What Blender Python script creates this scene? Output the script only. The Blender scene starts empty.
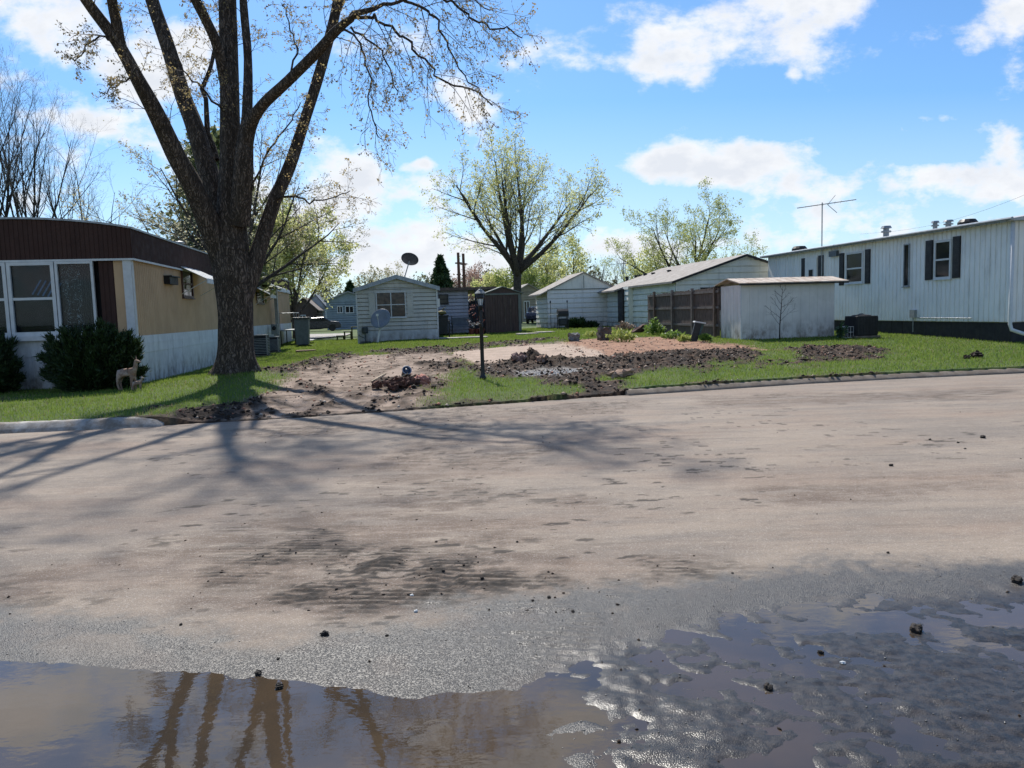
import bpy, bmesh, math, random
import numpy as np
from mathutils import Vector, Matrix

random.seed(7)
np.random.seed(7)
R = math.radians
scene = bpy.context.scene
COL = scene.collection

# ------------------------------------------------------------------ camera
FPX, CX, CY = 770.0, 512.0, 384.0
PITCH, ROLL, EYE = R(5.42), 0.03, Vector((0.0, 0.0, 1.6))
fwd = Vector((0, math.cos(PITCH), -math.sin(PITCH)))
up0 = Vector((0, math.sin(PITCH), math.cos(PITCH)))
rt0 = Vector((1, 0, 0))
cam_r = rt0 * math.cos(ROLL) - up0 * math.sin(ROLL)
cam_u = up0 * math.cos(ROLL) + rt0 * math.sin(ROLL)
cd = bpy.data.cameras.new('camera')
cam = bpy.data.objects.new('camera', cd)
COL.objects.link(cam)
M = Matrix((( cam_r.x, cam_u.x, -fwd.x, EYE.x),
            ( cam_r.y, cam_u.y, -fwd.y, EYE.y),
            ( cam_r.z, cam_u.z, -fwd.z, EYE.z),
            (0, 0, 0, 1)))
cam.matrix_world = M
cd.sensor_width = 36.0
cd.lens = 36.0 * FPX / 1024.0
cd.clip_start = 0.05
cd.clip_end = 5000
scene.camera = cam

# ------------------------------------------------------------------ light
SUN_EL, SUN_AZ = R(51), R(-16)          # azimuth measured from +Y towards +X
world = bpy.data.worlds.new('World')
scene.world = world
world.use_nodes = True
wn, wl = world.node_tree.nodes, world.node_tree.links
wn.clear()
SKY_STRENGTH = 0.087
sd = bpy.data.lights.new('sun', 'SUN')
sd.energy = 5.0
sd.angle = R(0.8)
sd.color = (1.0, 0.95, 0.87)
sun = bpy.data.objects.new('sun', sd)
COL.objects.link(sun)
sdir = Vector((math.sin(SUN_AZ) * math.cos(SUN_EL), math.cos(SUN_AZ) * math.cos(SUN_EL), math.sin(SUN_EL)))
sun.rotation_euler = sdir.to_track_quat('Z', 'Y').to_euler()
vs = scene.view_settings
vs.view_transform = 'Standard'
vs.look = 'None'
vs.exposure = 0.3
vs.gamma = 1.0


def ray(px, py):
    return (fwd + cam_r * ((px - CX) / FPX) - cam_u * ((py - CY) / FPX)).normalized()


def P(px, py, D):
    r = ray(px, py)
    return EYE + r * (D / r.y)


# sky: Nishita with procedural cumulus in direction space
def wnode(t, **kw):
    n = wn.new(t)
    for k, v in kw.items():
        setattr(n, k, v)
    return n


def wmath(op, a, b=None, c=None, clamp=False):
    n = wnode('ShaderNodeMath', operation=op, use_clamp=clamp)
    for i, v in enumerate((a, b, c)):
        if v is None:
            continue
        if isinstance(v, (int, float)):
            n.inputs[i].default_value = v
        else:
            wl.new(v, n.inputs[i])
    return n.outputs[0]


sky = wnode('ShaderNodeTexSky', sky_type='NISHITA')
sky.sun_disc = False
sky.sun_elevation = SUN_EL
sky.sun_rotation = SUN_AZ
sky.air_density = 1.0
sky.dust_density = 0.6
sky.ozone_density = 2.0
tc = wnode('ShaderNodeTexCoord')
sep = wnode('ShaderNodeSeparateXYZ')
wl.new(tc.outputs['Generated'], sep.inputs[0])
ysafe = wmath('MAXIMUM', wmath('ABSOLUTE', sep.outputs[1]), 0.12)
uu = wmath('DIVIDE', sep.outputs[0], ysafe)
vv = wmath('DIVIDE', sep.outputs[2], ysafe)
comb = wnode('ShaderNodeCombineXYZ')
wl.new(uu, comb.inputs[0]); wl.new(vv, comb.inputs[1]); wl.new(sep.outputs[1], comb.inputs[2])
# warp of the cloud outlines
nz = wnode('ShaderNodeTexNoise', noise_dimensions='2D')
nz.inputs['Scale'].default_value = 9.0
nz.inputs['Detail'].default_value = 3.0
wl.new(comb.outputs[0], nz.inputs['Vector'])
vm = wnode('ShaderNodeVectorMath', operation='SUBTRACT')
wl.new(nz.outputs['Color'], vm.inputs[0]); vm.inputs[1].default_value = (.5, .5, .5)
vm2 = wnode('ShaderNodeVectorMath', operation='MULTIPLY_ADD')
wl.new(vm.outputs[0], vm2.inputs[0]); vm2.inputs[1].default_value = (.10, .06, 0); wl.new(comb.outputs[0], vm2.inputs[2])


def blob(px, py, rx, ry, rot=0, w=1.0, uv=None):
    if uv is None:
        r = ray(px, py)
        u, v = r.x / r.y, r.z / r.y
    else:
        u, v = uv
    mp = wnode('ShaderNodeMapping', vector_type='TEXTURE')
    mp.inputs['Location'].default_value = (u, v, 0)
    mp.inputs['Rotation'].default_value = (0, 0, R(rot))
    mp.inputs['Scale'].default_value = (rx / FPX, ry / FPX, 1000)
    wl.new(vm2.outputs[0], mp.inputs['Vector'])
    g = wnode('ShaderNodeTexGradient', gradient_type='SPHERICAL')
    wl.new(mp.outputs[0], g.inputs[0])
    return wmath('MULTIPLY', g.outputs['Fac'], w)


BL = [(745, 15, 190, 62, 12, 1.3), (672, 62, 75, 50, 20, 1.1), (553, 46, 78, 36, -12, 1.3), (1015, 18, 65, 55, 0, 1.2),
      (735, 166, 140, 34, -4, 1.2), (790, 150, 60, 30, 0, .8), (650, 165, 50, 26, 0, .7), (938, 120, 30, 14, -10, .9), (985, 190, 130, 38, 4, 1.0), (1012, 132, 36, 24, 0, .9),
      (850, 228, 180, 30, 0, .6), (640, 240, 120, 26, 0, .45), (985, 235, 120, 26, 0, .5), (60, 42, 170, 62, -8, 1.3), (150, 62, 90, 40, -20, .8),
      (110, 135, 190, 34, -24, 1.0), (250, 195, 130, 45, -10, .9), (375, 180, 110, 55, -25, 1.25), (410, 235, 140, 45, 0, .95), (470, 95, 50, 26, 0, .8),
      (345, 108, 46, 20, 0, .8), (420, 165, 14, 10, 0, .8), (778, 80, 14, 9, 0, .8), (885, 160, 26, 12, 0, .5), (905, 135, 16, 8, 0, .5),
      (200, 250, 220, 50, 0, .6), (20, 215, 160, 60, 0, .6), (512, 268, 700, 40, 1.7, .7)]
acc = None
for b in BL:
    o = blob(*b)
    acc = o if acc is None else wmath('ADD', acc, o)
# clouds higher up (seen only mirrored in the puddle)
for u, v, rx, ry, w in [(-.60, .50, 230, 90, 1.3), (-.42, .64, 200, 90, 1.0), (-.05, .66, 210, 120, 1.4), (.05, .52, 80, 50, .9), (.75, .70, 260, 90, .9),
                        (-1.6, .5, 300, 150, 1.1), (1.9, .55, 420, 160, 1.1), (-.2, 1.3, 500, 260, 1.0), (1.4, 1.8, 500, 300, .9)]:
    acc = wmath('ADD', acc, blob(0, 0, rx, ry, 0, w, (u, v)))
mpn = wnode('ShaderNodeMapping')
mpn.inputs['Scale'].default_value = (1.0, 1.7, 1.0)
wl.new(comb.outputs[0], mpn.inputs['Vector'])
n1 = wnode('ShaderNodeTexNoise', noise_dimensions='2D')
n1.inputs['Scale'].default_value = 6.0
n1.inputs['Detail'].default_value = 9.0
n1.inputs['Roughness'].default_value = 0.62
wl.new(mpn.outputs[0], n1.inputs['Vector'])
dens = wmath('ADD', wmath('MULTIPLY', wmath('MINIMUM', acc, 1.1), 1.0), wmath('MULTIPLY', wmath('SUBTRACT', n1.outputs['Fac'], .5), 3.9))
cover = wnode('ShaderNodeMapRange', interpolation_type='SMOOTHSTEP')
wl.new(dens, cover.inputs['Value'])
cover.inputs['From Min'].default_value = 0.22
cover.inputs['From Max'].default_value = 1.15
# thin veil towards the horizon
veil = wnode('ShaderNodeMapRange')
wl.new(vv, veil.inputs['Value'])
veil.inputs['From Min'].default_value = 0.26; veil.inputs['From Max'].default_value = 0.0
veil.inputs['To Min'].default_value = 0.0; veil.inputs['To Max'].default_value = 0.45
covt = wmath('MAXIMUM', cover.outputs[0], veil.outputs[0], clamp=True)
above = wnode('ShaderNodeMapRange')
wl.new(sep.outputs[2], above.inputs['Value'])
above.inputs['From Min'].default_value = -0.01; above.inputs['From Max'].default_value = 0.01
covt = wmath('MULTIPLY', covt, above.outputs[0])
# tone inside the cloud: thick parts a little greyer
n2 = wnode('ShaderNodeTexNoise', noise_dimensions='2D')
n2.inputs['Scale'].default_value = 16.0; n2.inputs['Detail'].default_value = 6.0
wl.new(mpn.outputs[0], n2.inputs['Vector'])
thick = wnode('ShaderNodeMapRange')
wl.new(wmath('ADD', dens, wmath('MULTIPLY', n2.outputs['Fac'], 1.1)), thick.inputs['Value'])
thick.inputs['From Min'].default_value = 1.1; thick.inputs['From Max'].default_value = 2.1
cc = wnode('ShaderNodeMix', data_type='RGBA')
wl.new(thick.outputs[0], cc.inputs['Factor'])
cc.inputs['A'].default_value = (9.6, 9.7, 9.9, 1)
cc.inputs['B'].default_value = (7.4, 7.8, 8.5, 1)
tint = wnode('ShaderNodeMix', data_type='RGBA', blend_type='MULTIPLY')
tint.inputs['Factor'].default_value = 1.0
wl.new(sky.outputs[0], tint.inputs['A'])
tint.inputs['B'].default_value = (0.74, 1.10, 1.42, 1)
smix = wnode('ShaderNodeMix', data_type='RGBA')
wl.new(covt, smix.inputs['Factor'])
wl.new(tint.outputs['Result'], smix.inputs['A'])
wl.new(cc.outputs['Result'], smix.inputs['B'])
bg = wnode('ShaderNodeBackground')
bg.inputs['Strength'].default_value = SKY_STRENGTH
wl.new(smix.outputs['Result'], bg.inputs['Color'])
wo = wnode('ShaderNodeOutputWorld')
wl.new(bg.outputs[0], wo.inputs[0])

# ------------------------------------------------------------------ materials


def srgb(r, g, b):
    f = lambda c: (c / 255 / 12.92) if c / 255 <= .04045 else ((c / 255 + .055) / 1.055) ** 2.4
    return (f(r), f(g), f(b), 1)


class NT:
    def __init__(self, name):
        self.m = bpy.data.materials.new(name)
        self.m.use_nodes = True
        self.nt = self.m.node_tree
        self.n, self.l = self.nt.nodes, self.nt.links
        self.n.clear()
        self.out = self.n.new('ShaderNodeOutputMaterial')
        self.co = self.n.new('ShaderNodeTexCoord')

    def node(self, t, ins=None, **kw):
        n = self.n.new(t)
        for k, v in kw.items():
            setattr(n, k, v)
        for k, v in (ins or {}).items():
            self.set(n.inputs[k], v)
        return n

    def set(self, sock, v):
        if isinstance(v, bpy.types.NodeSocket):
            self.l.new(v, sock)
        else:
            sock.default_value = v

    def math(self, op, a, b=0.0, clamp=False):
        return self.node('ShaderNodeMath', {0: a, 1: b}, operation=op, use_clamp=clamp).outputs[0]

    def mix(self, f, a, b, blend='MIX'):
        return self.node('ShaderNodeMix', {'Factor': f, 'A': a, 'B': b}, data_type='RGBA', blend_type=blend).outputs['Result']

    def noise(self, scale, detail=4, rough=.5, vec=None, sc=(1, 1, 1), coord='Object'):
        v = vec or self.co.outputs[coord]
        if sc != (1, 1, 1):
            v = self.node('ShaderNodeMapping', {'Vector': v, 'Scale': sc}).outputs[0]
        return self.node('ShaderNodeTexNoise', {'Vector': v, 'Scale': scale, 'Detail': detail, 'Roughness': rough}).outputs['Fac']

    def ramp(self, f, a, b, lo=0.0, hi=1.0):
        return self.node('ShaderNodeMapRange', {'Value': f, 'From Min': a, 'From Max': b, 'To Min': lo, 'To Max': hi}, interpolation_type='SMOOTHSTEP').outputs[0]

    def attr(self, name):
        return self.node('ShaderNodeAttribute', attribute_name=name).outputs['Fac']

    def bump(self, h, strength=.5, dist=.02, normal=None):
        ins = {'Height': h, 'Strength': strength, 'Distance': dist}
        if normal is not None:
            ins['Normal'] = normal
        return self.node('ShaderNodeBump', ins).outputs[0]

    def pbr(self, col, rough=.6, metal=0.0, spec=.5, normal=None, **kw):
        ins = {'Base Color': col, 'Roughness': rough, 'Metallic': metal, 'Specular IOR Level': spec}
        if normal is not None:
            ins['Normal'] = normal
        ins.update(kw)
        return self.node('ShaderNodeBsdfPrincipled', ins).outputs[0]

    def finish(self, shader):
        self.l.new(shader, self.out.inputs[0])
        return self.m


def mul(c, k):
    return (c[0] * k, c[1] * k, c[2] * k, 1)


def plain(name, col, rough=.6, var=.25, scale=4.0, bump=0.0, bscale=40, metal=0.0, spec=.4, col2=None, sc=(1, 1, 1), grime=0.0):
    t = NT(name)
    c2 = col2 or mul(col, 1 - var)
    f = t.ramp(t.noise(scale, 6, .6, sc=sc), .35, .68)
    c = t.mix(f, col, c2)
    if grime:
        g = t.ramp(t.noise(1.3, 8, .7, sc=(3, 3, .5)), .5, .72, 0, grime)
        c = t.mix(g, c, (.09, .075, .055, 1))
        zz_ = t.node('ShaderNodeSeparateXYZ', {0: t.co.outputs['Object']}).outputs[2]
        c = t.mix(t.math('MULTIPLY', t.ramp(zz_, .85, .05), t.ramp(t.noise(4, 8, .75, sc=(1, 1, .6)), .40, .66, .12, .85)), c, (.16, .12, .085, 1))
        c = t.mix(t.ramp(t.noise(1.0, 8, .75, sc=(7, 7, .25)), .60, .72, 0, grime), c, (.20, .13, .08, 1))
    nrm = t.bump(t.noise(bscale, 4, .6, sc=sc), bump, .01) if bump else None
    r = t.ramp(t.noise(scale * 2, 4), .3, .7, max(rough - .1, .02), min(rough + .1, 1))
    return t.finish(t.pbr(c, r, metal, spec, nrm))


def leafy(name, col, col2, trans=.4, rough=.55):
    t = NT(name)
    g = t.node('ShaderNodeNewGeometry')
    c = t.mix(g.outputs['Random Per Island'], col, col2)
    p = t.pbr(c, rough, 0, .25)
    tr = t.node('ShaderNodeBsdfTranslucent', {'Color': t.mix(.5, c, mul(col2, 1.4))}).outputs[0]
    return t.finish(t.node('ShaderNodeMixShader', {0: trans, 1: p, 2: tr}).outputs[0])


def bark(name, col, col2, dist=.03, sc=(9, 9, 1.6)):
    t = NT(name)
    n = t.noise(1.6, 8, .65, sc=sc)
    wv = t.node('ShaderNodeVectorMath', {0: t.co.outputs['Object'], 1: t.node('ShaderNodeVectorMath', {0: t.node('ShaderNodeTexNoise', {'Vector': t.co.outputs['Object'], 'Scale': 3.5, 'Detail': 5}).outputs['Color'], 1: (.28, .28, .5)}, operation='MULTIPLY').outputs[0]}, operation='ADD').outputs[0]
    v = t.node('ShaderNodeTexVoronoi', {'Vector': t.node('ShaderNodeMapping', {'Vector': wv, 'Scale': (sc[0] * 2.0, sc[1] * 2.0, sc[2] * 1.1)}).outputs[0], 'Scale': 1.2}, feature='DISTANCE_TO_EDGE').outputs['Distance']
    h = t.math('ADD', t.math('MULTIPLY', n, 1.3), t.math('MULTIPLY', t.ramp(v, 0, .35), .5))
    c = t.mix(t.ramp(h, .6, 1.3), col2, col)
    return t.finish(t.pbr(c, .9, 0, .15, t.bump(h, 1.0, dist)))


# ------------------------------------------------------------------ object helpers


def tag(o, label=None, cat=None, group=None, kind=None):
    if label:
        o['label'] = label
    if cat:
        o['category'] = cat
    if group:
        o['group'] = group
    if kind:
        o['kind'] = kind
    return o


def thing(name, label, cat, loc=(0, 0, 0), rz=0.0, group=None):
    o = bpy.data.objects.new(name, None)
    COL.objects.link(o)
    o.empty_display_size = .2
    o.location = loc
    o.rotation_euler = (0, 0, rz)
    return tag(o, label, cat, group)


def copy_tree(o, parent=None):
    c = o.copy()
    COL.objects.link(c)
    if parent is not None:
        c.parent = parent
    for ch in list(o.children):
        copy_tree(ch, c)
    return c


class MB:
    def __init__(self):
        self.v, self.f, self.mi = [], [], []

    def add(self, vs_, fs, m=0):
        b = len(self.v)
        self.v.extend([tuple(v) for v in vs_])
        for f in fs:
            self.f.append(tuple(b + i for i in f))
            self.mi.append(m)

    def box(self, x0, x1, y0, y1, z0, z1, m=0):
        self.add([(x0, y0, z0), (x1, y0, z0), (x1, y1, z0), (x0, y1, z0), (x0, y0, z1), (x1, y0, z1), (x1, y1, z1), (x0, y1, z1)],
                 [(0, 3, 2, 1), (4, 5, 6, 7), (0, 1, 5, 4), (1, 2, 6, 5), (2, 3, 7, 6), (3, 0, 4, 7)], m)
        return self

    def obox(self, o, ux, uy, uz, u0, u1, v0, v1, w0, w1, m=0):
        o, ux, uy, uz = Vector(o), Vector(ux), Vector(uy), Vector(uz)
        c = [(u0, v0, w0), (u1, v0, w0), (u1, v1, w0), (u0, v1, w0), (u0, v0, w1), (u1, v0, w1), (u1, v1, w1), (u0, v1, w1)]
        self.add([o + ux * a + uy * b + uz * d for a, b, d in c],
                 [(0, 3, 2, 1), (4, 5, 6, 7), (0, 1, 5, 4), (1, 2, 6, 5), (2, 3, 7, 6), (3, 0, 4, 7)], m)
        return self

    def quad(self, a, b, c, d, m=0):
        self.add([a, b, c, d], [(0, 1, 2, 3)], m)
        return self

    def prism(self, poly, axis, t0, t1, m=0):
        # poly: 2D list in the plane across the axis
        n = len(poly)
        def v(p, t):
            return {'x': (t, p[0], p[1]), 'y': (p[0], t, p[1]), 'z': (p[0], p[1], t)}[axis]
        vs_ = [v(p, t0) for p in poly] + [v(p, t1) for p in poly]
        fs = [tuple(range(n))[::-1], tuple(range(n, 2 * n))] + [(i, (i + 1) % n, n + (i + 1) % n, n + i) for i in range(n)]
        self.add(vs_, fs, m)
        return self

    def tube(self, pts, rad, n=8, m=0, cap=True):
        pts = [Vector(p) for p in pts]
        if isinstance(rad, (int, float)):
            rad = [rad] * len(pts)
        b = len(self.v)
        prev = None
        for i, p in enumerate(pts):
            t = (pts[min(i + 1, len(pts) - 1)] - pts[max(i - 1, 0)])
            t = t.normalized() if t.length > 1e-9 else Vector((0, 0, 1))
            if prev is None:
                a = t.orthogonal().normalized()
            else:
                a = (prev - t * prev.dot(t))
                a = a.normalized() if a.length > 1e-6 else t.orthogonal().normalized()
            prev = a
            c = t.cross(a)
            for k in range(n):
                an = 2 * math.pi * k / n
                q = p + (a * math.cos(an) + c * math.sin(an)) * rad[i]
                self.v.append((q.x, q.y, q.z))
        for i in range(len(pts) - 1):
            for k in range(n):
                k2 = (k + 1) % n
                self.f.append((b + i * n + k, b + i * n + k2, b + (i + 1) * n + k2, b + (i + 1) * n + k))
                self.mi.append(m)
        if cap:
            self.f.append(tuple(b + k for k in range(n))[::-1]); self.mi.append(m)
            e = b + (len(pts) - 1) * n
            self.f.append(tuple(e + k for k in range(n))); self.mi.append(m)
        return self

    def lathe(self, prof, n=16, c=(0, 0, 0), m=0):
        b = len(self.v)
        for r, z in prof:
            for k in range(n):
                a = 2 * math.pi * k / n
                self.v.append((c[0] + r * math.cos(a), c[1] + r * math.sin(a), c[2] + z))
        for i in range(len(prof) - 1):
            for k in range(n):
                k2 = (k + 1) % n
                self.f.append((b + i * n + k, b + i * n + k2, b + (i + 1) * n + k2, b + (i + 1) * n + k)); self.mi.append(m)
        self.f.append(tuple(b + k for k in range(n))[::-1]); self.mi.append(m)
        e = b + (len(prof) - 1) * n
        self.f.append(tuple(e + k for k in range(n))); self.mi.append(m)
        return self

    def build(self, name, mats, parent=None, smooth=False, bevel=0.0):
        me = bpy.data.meshes.new(name)
        me.from_pydata(self.v, [], self.f)
        if not isinstance(mats, (list, tuple)):
            mats = [mats]
        for mt in mats:
            me.materials.append(mt)
        if len(mats) > 1:
            me.polygons.foreach_set('material_index', self.mi)
        if smooth:
            me.polygons.foreach_set('use_smooth', [True] * len(me.polygons))
        me.validate()
        me.update()
        o = bpy.data.objects.new(name, me)
        COL.objects.link(o)
        if parent is not None:
            o.parent = parent
        if bevel:
            bm_ = o.modifiers.new('bevel', 'BEVEL')
            bm_.width = bevel
            bm_.segments = 2
            bm_.limit_method = 'ANGLE'
        return o


def np_mesh(name, verts, faces, mat, parent=None, smooth=False, attrs=None):
    """faces: (n,k) int array"""
    me = bpy.data.meshes.new(name)
    nv, nf, k = len(verts), len(faces), faces.shape[1]
    me.vertices.add(nv)
    me.vertices.foreach_set('co', np.ascontiguousarray(verts, dtype=np.float32).ravel())
    me.loops.add(nf * k)
    me.loops.foreach_set('vertex_index', np.ascontiguousarray(faces, dtype=np.int32).ravel())
    me.polygons.add(nf)
    me.polygons.foreach_set('loop_start', np.arange(0, nf * k, k, dtype=np.int32))
    if smooth:
        me.polygons.foreach_set('use_smooth', np.ones(nf, dtype=bool))
    me.update(calc_edges=True)
    for an, av in (attrs or {}).items():
        a = me.attributes.new(an, 'FLOAT', 'POINT')
        a.data.foreach_set('value', np.ascontiguousarray(av, dtype=np.float32).ravel())
    me.materials.append(mat)
    o = bpy.data.objects.new(name, me)
    COL.objects.link(o)
    if parent is not None:
        o.parent = parent
    return o


# ---- numpy noise
_rng = np.random.RandomState(11)
_LAT = _rng.rand(256, 256)


def vnoise(x, y, seed=0):
    x = x + seed * 17.31
    y = y + seed * 9.73
    xi, yi = np.floor(x).astype(int), np.floor(y).astype(int)
    fx, fy = x - xi, y - yi
    fx, fy = fx * fx * (3 - 2 * fx), fy * fy * (3 - 2 * fy)
    a = _LAT[xi & 255, yi & 255]; b = _LAT[(xi + 1) & 255, yi & 255]
    c = _LAT[xi & 255, (yi + 1) & 255]; d = _LAT[(xi + 1) & 255, (yi + 1) & 255]
    return (a * (1 - fx) + b * fx) * (1 - fy) + (c * (1 - fx) + d * fx) * fy


def fbm(x, y, scale=1.0, oct_=5, seed=0, gain=.5):
    s, amp, tot = 0.0, 1.0, 0.0
    x = x * scale; y = y * scale
    for i in range(oct_):
        s = s + amp * vnoise(x, y, seed + i * 3)
        tot += amp
        amp *= gain
        x = x * 2.03; y = y * 2.03
    return s / tot


def sstep(a, b, x):
    t = np.clip((x - a) / (b - a), 0, 1)
    return t * t * (3 - 2 * t)


def poly_sd(x, y, poly):
    """signed distance, negative inside"""
    x = np.asarray(x, float); y = np.asarray(y, float)
    d2 = np.full(x.shape, 1e18)
    inside = np.zeros(x.shape, bool)
    n = len(poly)
    for i in range(n):
        x0, y0 = poly[i]; x1, y1 = poly[(i + 1) % n]
        ex, ey = x1 - x0, y1 - y0
        t = np.clip(((x - x0) * ex + (y - y0) * ey) / (ex * ex + ey * ey + 1e-12), 0, 1)
        dx, dy = x - x0 - t * ex, y - y0 - t * ey
        d2 = np.minimum(d2, dx * dx + dy * dy)
        if y0 != y1:
            cond = ((y0 > y) != (y1 > y)) & (x < (x1 - x0) * (y - y0) / (y1 - y0) + x0)
            inside ^= cond
    d = np.sqrt(d2)
    return np.where(inside, -d, d)


# ------------------------------------------------------------------ terrain shape
KX = np.array([-60, -30, -14, -7.75, -5.5, -4.06, -1.53, -.2, 2.36, 5.65, 7.8, 10.6, 20, 60])
KY = np.array([2.5, 7.6, 10.55, 11.5, 11.75, 12.0, 12.75, 13.2, 14.1, 15.1, 15.55, 15.95, 17.2, 22.5])


def yk(x):
    return np.interp(x, KX, KY)


TREE_XY = (-6.62, 18.4)


def H(x, y):
    x = np.asarray(x, float); y = np.asarray(y, float)
    d = y - yk(x)
    t = sstep(0, 13, d)
    tgt = 0.05 + .27 * sstep(-10, -5, x) + .10 * sstep(-2, 3, x) + .08 * sstep(38, 46, y)
    h = .13 * (1 - t) + tgt * t
    apron = sstep(-5.5, -4.9, x) * (1 - sstep(-2.1, -1.5, x))
    h = h - apron * (1 - sstep(0, 2.5, d)) * .115
    h = h - sstep(-2.1, -1.5, x) * (1 - sstep(1.6, 2.6, x)) * (1 - sstep(0, .8, d)) * .10
    r2 = (x - TREE_XY[0]) ** 2 + (y - TREE_XY[1]) ** 2
    h = h + .14 * np.exp(-r2 / 2.2)
    h = h + .03 * (fbm(x, y, .5, 3, 2) - .5) * sstep(0.2, 1.5, d)
    return h


def Hs(x, y):
    return float(H(np.array([x]), np.array([y]))[0])


def G(px, py, z=None, dz=0.0):
    """point where the sight line through a pixel of the photograph meets the ground"""
    r = ray(px, py)
    zz = 0.15 if z is None else z
    for _ in range(1 if z is not None else 12):
        k = (zz - EYE.z) / r.z
        p = EYE + r * k
        if z is None:
            zz = .5 * zz + .5 * (Hs(p.x, p.y) if p.y > float(yk(p.x)) + .05 else 0.0)
    return Vector((p.x, p.y, zz + dz))


def GP(pts, z=None):
    return [(lambda g: (g.x, g.y))(G(a, b, z)) for a, b in pts]


def wall_hit(A, dv, px, py):
    """distance along the vertical wall through A (direction dv) and height, for a pixel"""
    r = ray(px, py)
    n = Vector((-dv[1], dv[0], 0))
    k = (Vector((A[0], A[1], 0)) - Vector((EYE.x, EYE.y, 0))).dot(n) / r.dot(n)
    p = EYE + r * k
    return (p.x - A[0]) * dv[0] + (p.y - A[1]) * dv[1], p.z


YAW = R(9.0)
DV = (-math.sin(YAW), math.cos(YAW))      # the direction the homes run away from the street
NV = (math.cos(YAW), math.sin(YAW))       # along their fronts

# ------------------------------------------------------------------ ground masks (world space outlines)
DIRT_DRIVE = GP([(160, 432), (250, 424), (420, 412), (428, 398), (424, 384), (455, 373), (470, 362), (455, 351), (400, 352), (352, 357), (318, 363), (290, 372), (272, 385), (240, 400), (205, 412), (165, 424)])
SLAB = GP([(450, 353), (520, 344.5), (562, 341.5), (600, 351), (606, 358), (560, 361), (480, 367), (466, 362)])
RED_DIRT = GP([(556, 342), (600, 338), (660, 337), (720, 343), (765, 350), (740, 356), (660, 362), (590, 366), (560, 362)])
MUDS = [GP([(468, 366), (505, 362), (540, 360), (610, 356), (690, 351), (740, 349), (768, 353), (745, 361), (690, 367), (640, 372), (600, 378), (560, 380), (500, 378), (470, 374)]),
        GP([(518, 374), (560, 376), (600, 382), (650, 388), (672, 395), (640, 402), (590, 404), (560, 398), (590, 392), (560, 386), (525, 380)]),
        GP([(440, 406), (500, 401), (560, 398), (640, 394), (640, 400), (560, 405), (500, 410), (430, 413)]),
        GP([(640, 396), (700, 390), (760, 386), (760, 390), (700, 394), (640, 399)]),
        GP([(788, 349), (830, 347), (868, 348), (893, 353), (880, 359), (850, 360), (800, 357)]),
        GP([(690, 368), (760, 362), (830, 358), (835, 361), (760, 368), (700, 373)]),
        GP([(376, 352), (430, 348), (520, 341), (560, 338), (562, 341), (520, 345), (450, 353), (400, 356)]),
        GP([(425, 364), (470, 362), (478, 370), (455, 373), (425, 370)]),
        GP([(166, 408), (215, 402), (262, 400), (262, 414), (230, 424), (165, 430)]),
        GP([(270, 372), (320, 357), (350, 353), (352, 358), (320, 365), (285, 380)]),
        GP([(384, 380), (424, 378), (430, 388), (405, 394), (385, 390)])]
WETP = GP([(512, 373), (540, 370), (575, 370), (590, 374), (560, 378), (520, 378)])


def masks(x, y):
    n1_ = fbm(x, y, 1.1, 5, 5) - .5
    n2_ = fbm(x, y, 4.5, 4, 8) - .5
    e = n1_ * 1.6 + n2_ * .7
    drive = 1 - sstep(-.25, .35, poly_sd(x, y, DIRT_DRIVE) + e * .8)
    slab = 1 - sstep(-.05, .08, poly_sd(x, y, SLAB) + n2_ * .3)
    red = 1 - sstep(-.3, .5, poly_sd(x, y, RED_DIRT) + e)
    mud = np.zeros_like(x)
    for i, pm in enumerate(MUDS):
        gate = 1.0 if i in (0, 1, 4) else sstep(.40, .56, fbm(x, y, 1.9, 4, 120 + i))
        mud = np.maximum(mud, (1 - sstep(-.12, .2, poly_sd(x, y, pm) + e * .75)) * gate)
    wet = 1 - sstep(-.3, .2, poly_sd(x, y, WETP) + e * .6)
    d = y - yk(x)
    # bare strip where the lawn meets the kerb
    edge = (1 - sstep(.10, .34, d + n2_ * 1.0)) * sstep(.44, .62, fbm(x, y, .9, 4, 21)) * .8
    mud = np.maximum(mud, edge)
    patch = sstep(.70, .78, fbm(x, y, .55, 5, 31)) * .5
    # wheel ruts running up the drive
    rx = x * math.cos(R(9)) + y * math.sin(R(9)) + (fbm(x, y, .35, 3, 140) - .5) * 1.6
    rut = np.exp(-(((rx + .6) % 1.7 - .85) / .16) ** 2) * sstep(.40, .55, fbm(x, y, 1.2, 4, 142))
    churn_shade = sstep(.55, .62, fbm(x * 1.5, y, 2.4, 5, 144)) * .8
    near = 1 - sstep(1.5, 4.5, d)  # churned mud thickens towards the street, painting the shadow there into its colour
    mud = np.maximum(mud, drive * np.clip(rut * .75 + churn_shade * (.05 + .85 * near), 0, 1))
    return drive, slab, red, np.clip(mud, 0, 1), wet, patch


def axis(segs):
    out = [segs[0][0]]
    for (a, b, s0, s1) in segs:
        x = a
        while x < b - 1e-6:
            t = (x - a) / (b - a)
            x = x + s0 * (1 - t) + s1 * t
            out.append(min(x, b))
    return np.array(sorted(set(np.round(out, 5))))


def grid(name, X, Y, zfun, mat, attrf=None):
    xx, yy = np.meshgrid(X, Y)
    zz = zfun(xx, yy)
    nx, ny = len(X), len(Y)
    idx = np.arange(nx * ny).reshape(ny, nx)
    f = np.stack([idx[:-1, :-1], idx[:-1, 1:], idx[1:, 1:], idx[1:, :-1]], -1).reshape(-1, 4)
    at = {k: v for k, v in (attrf(xx, yy, zz) if attrf else {}).items()}
    return np_mesh(name, np.stack([xx, yy, zz], -1).reshape(-1, 3), f, mat, None, True, at)


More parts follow.
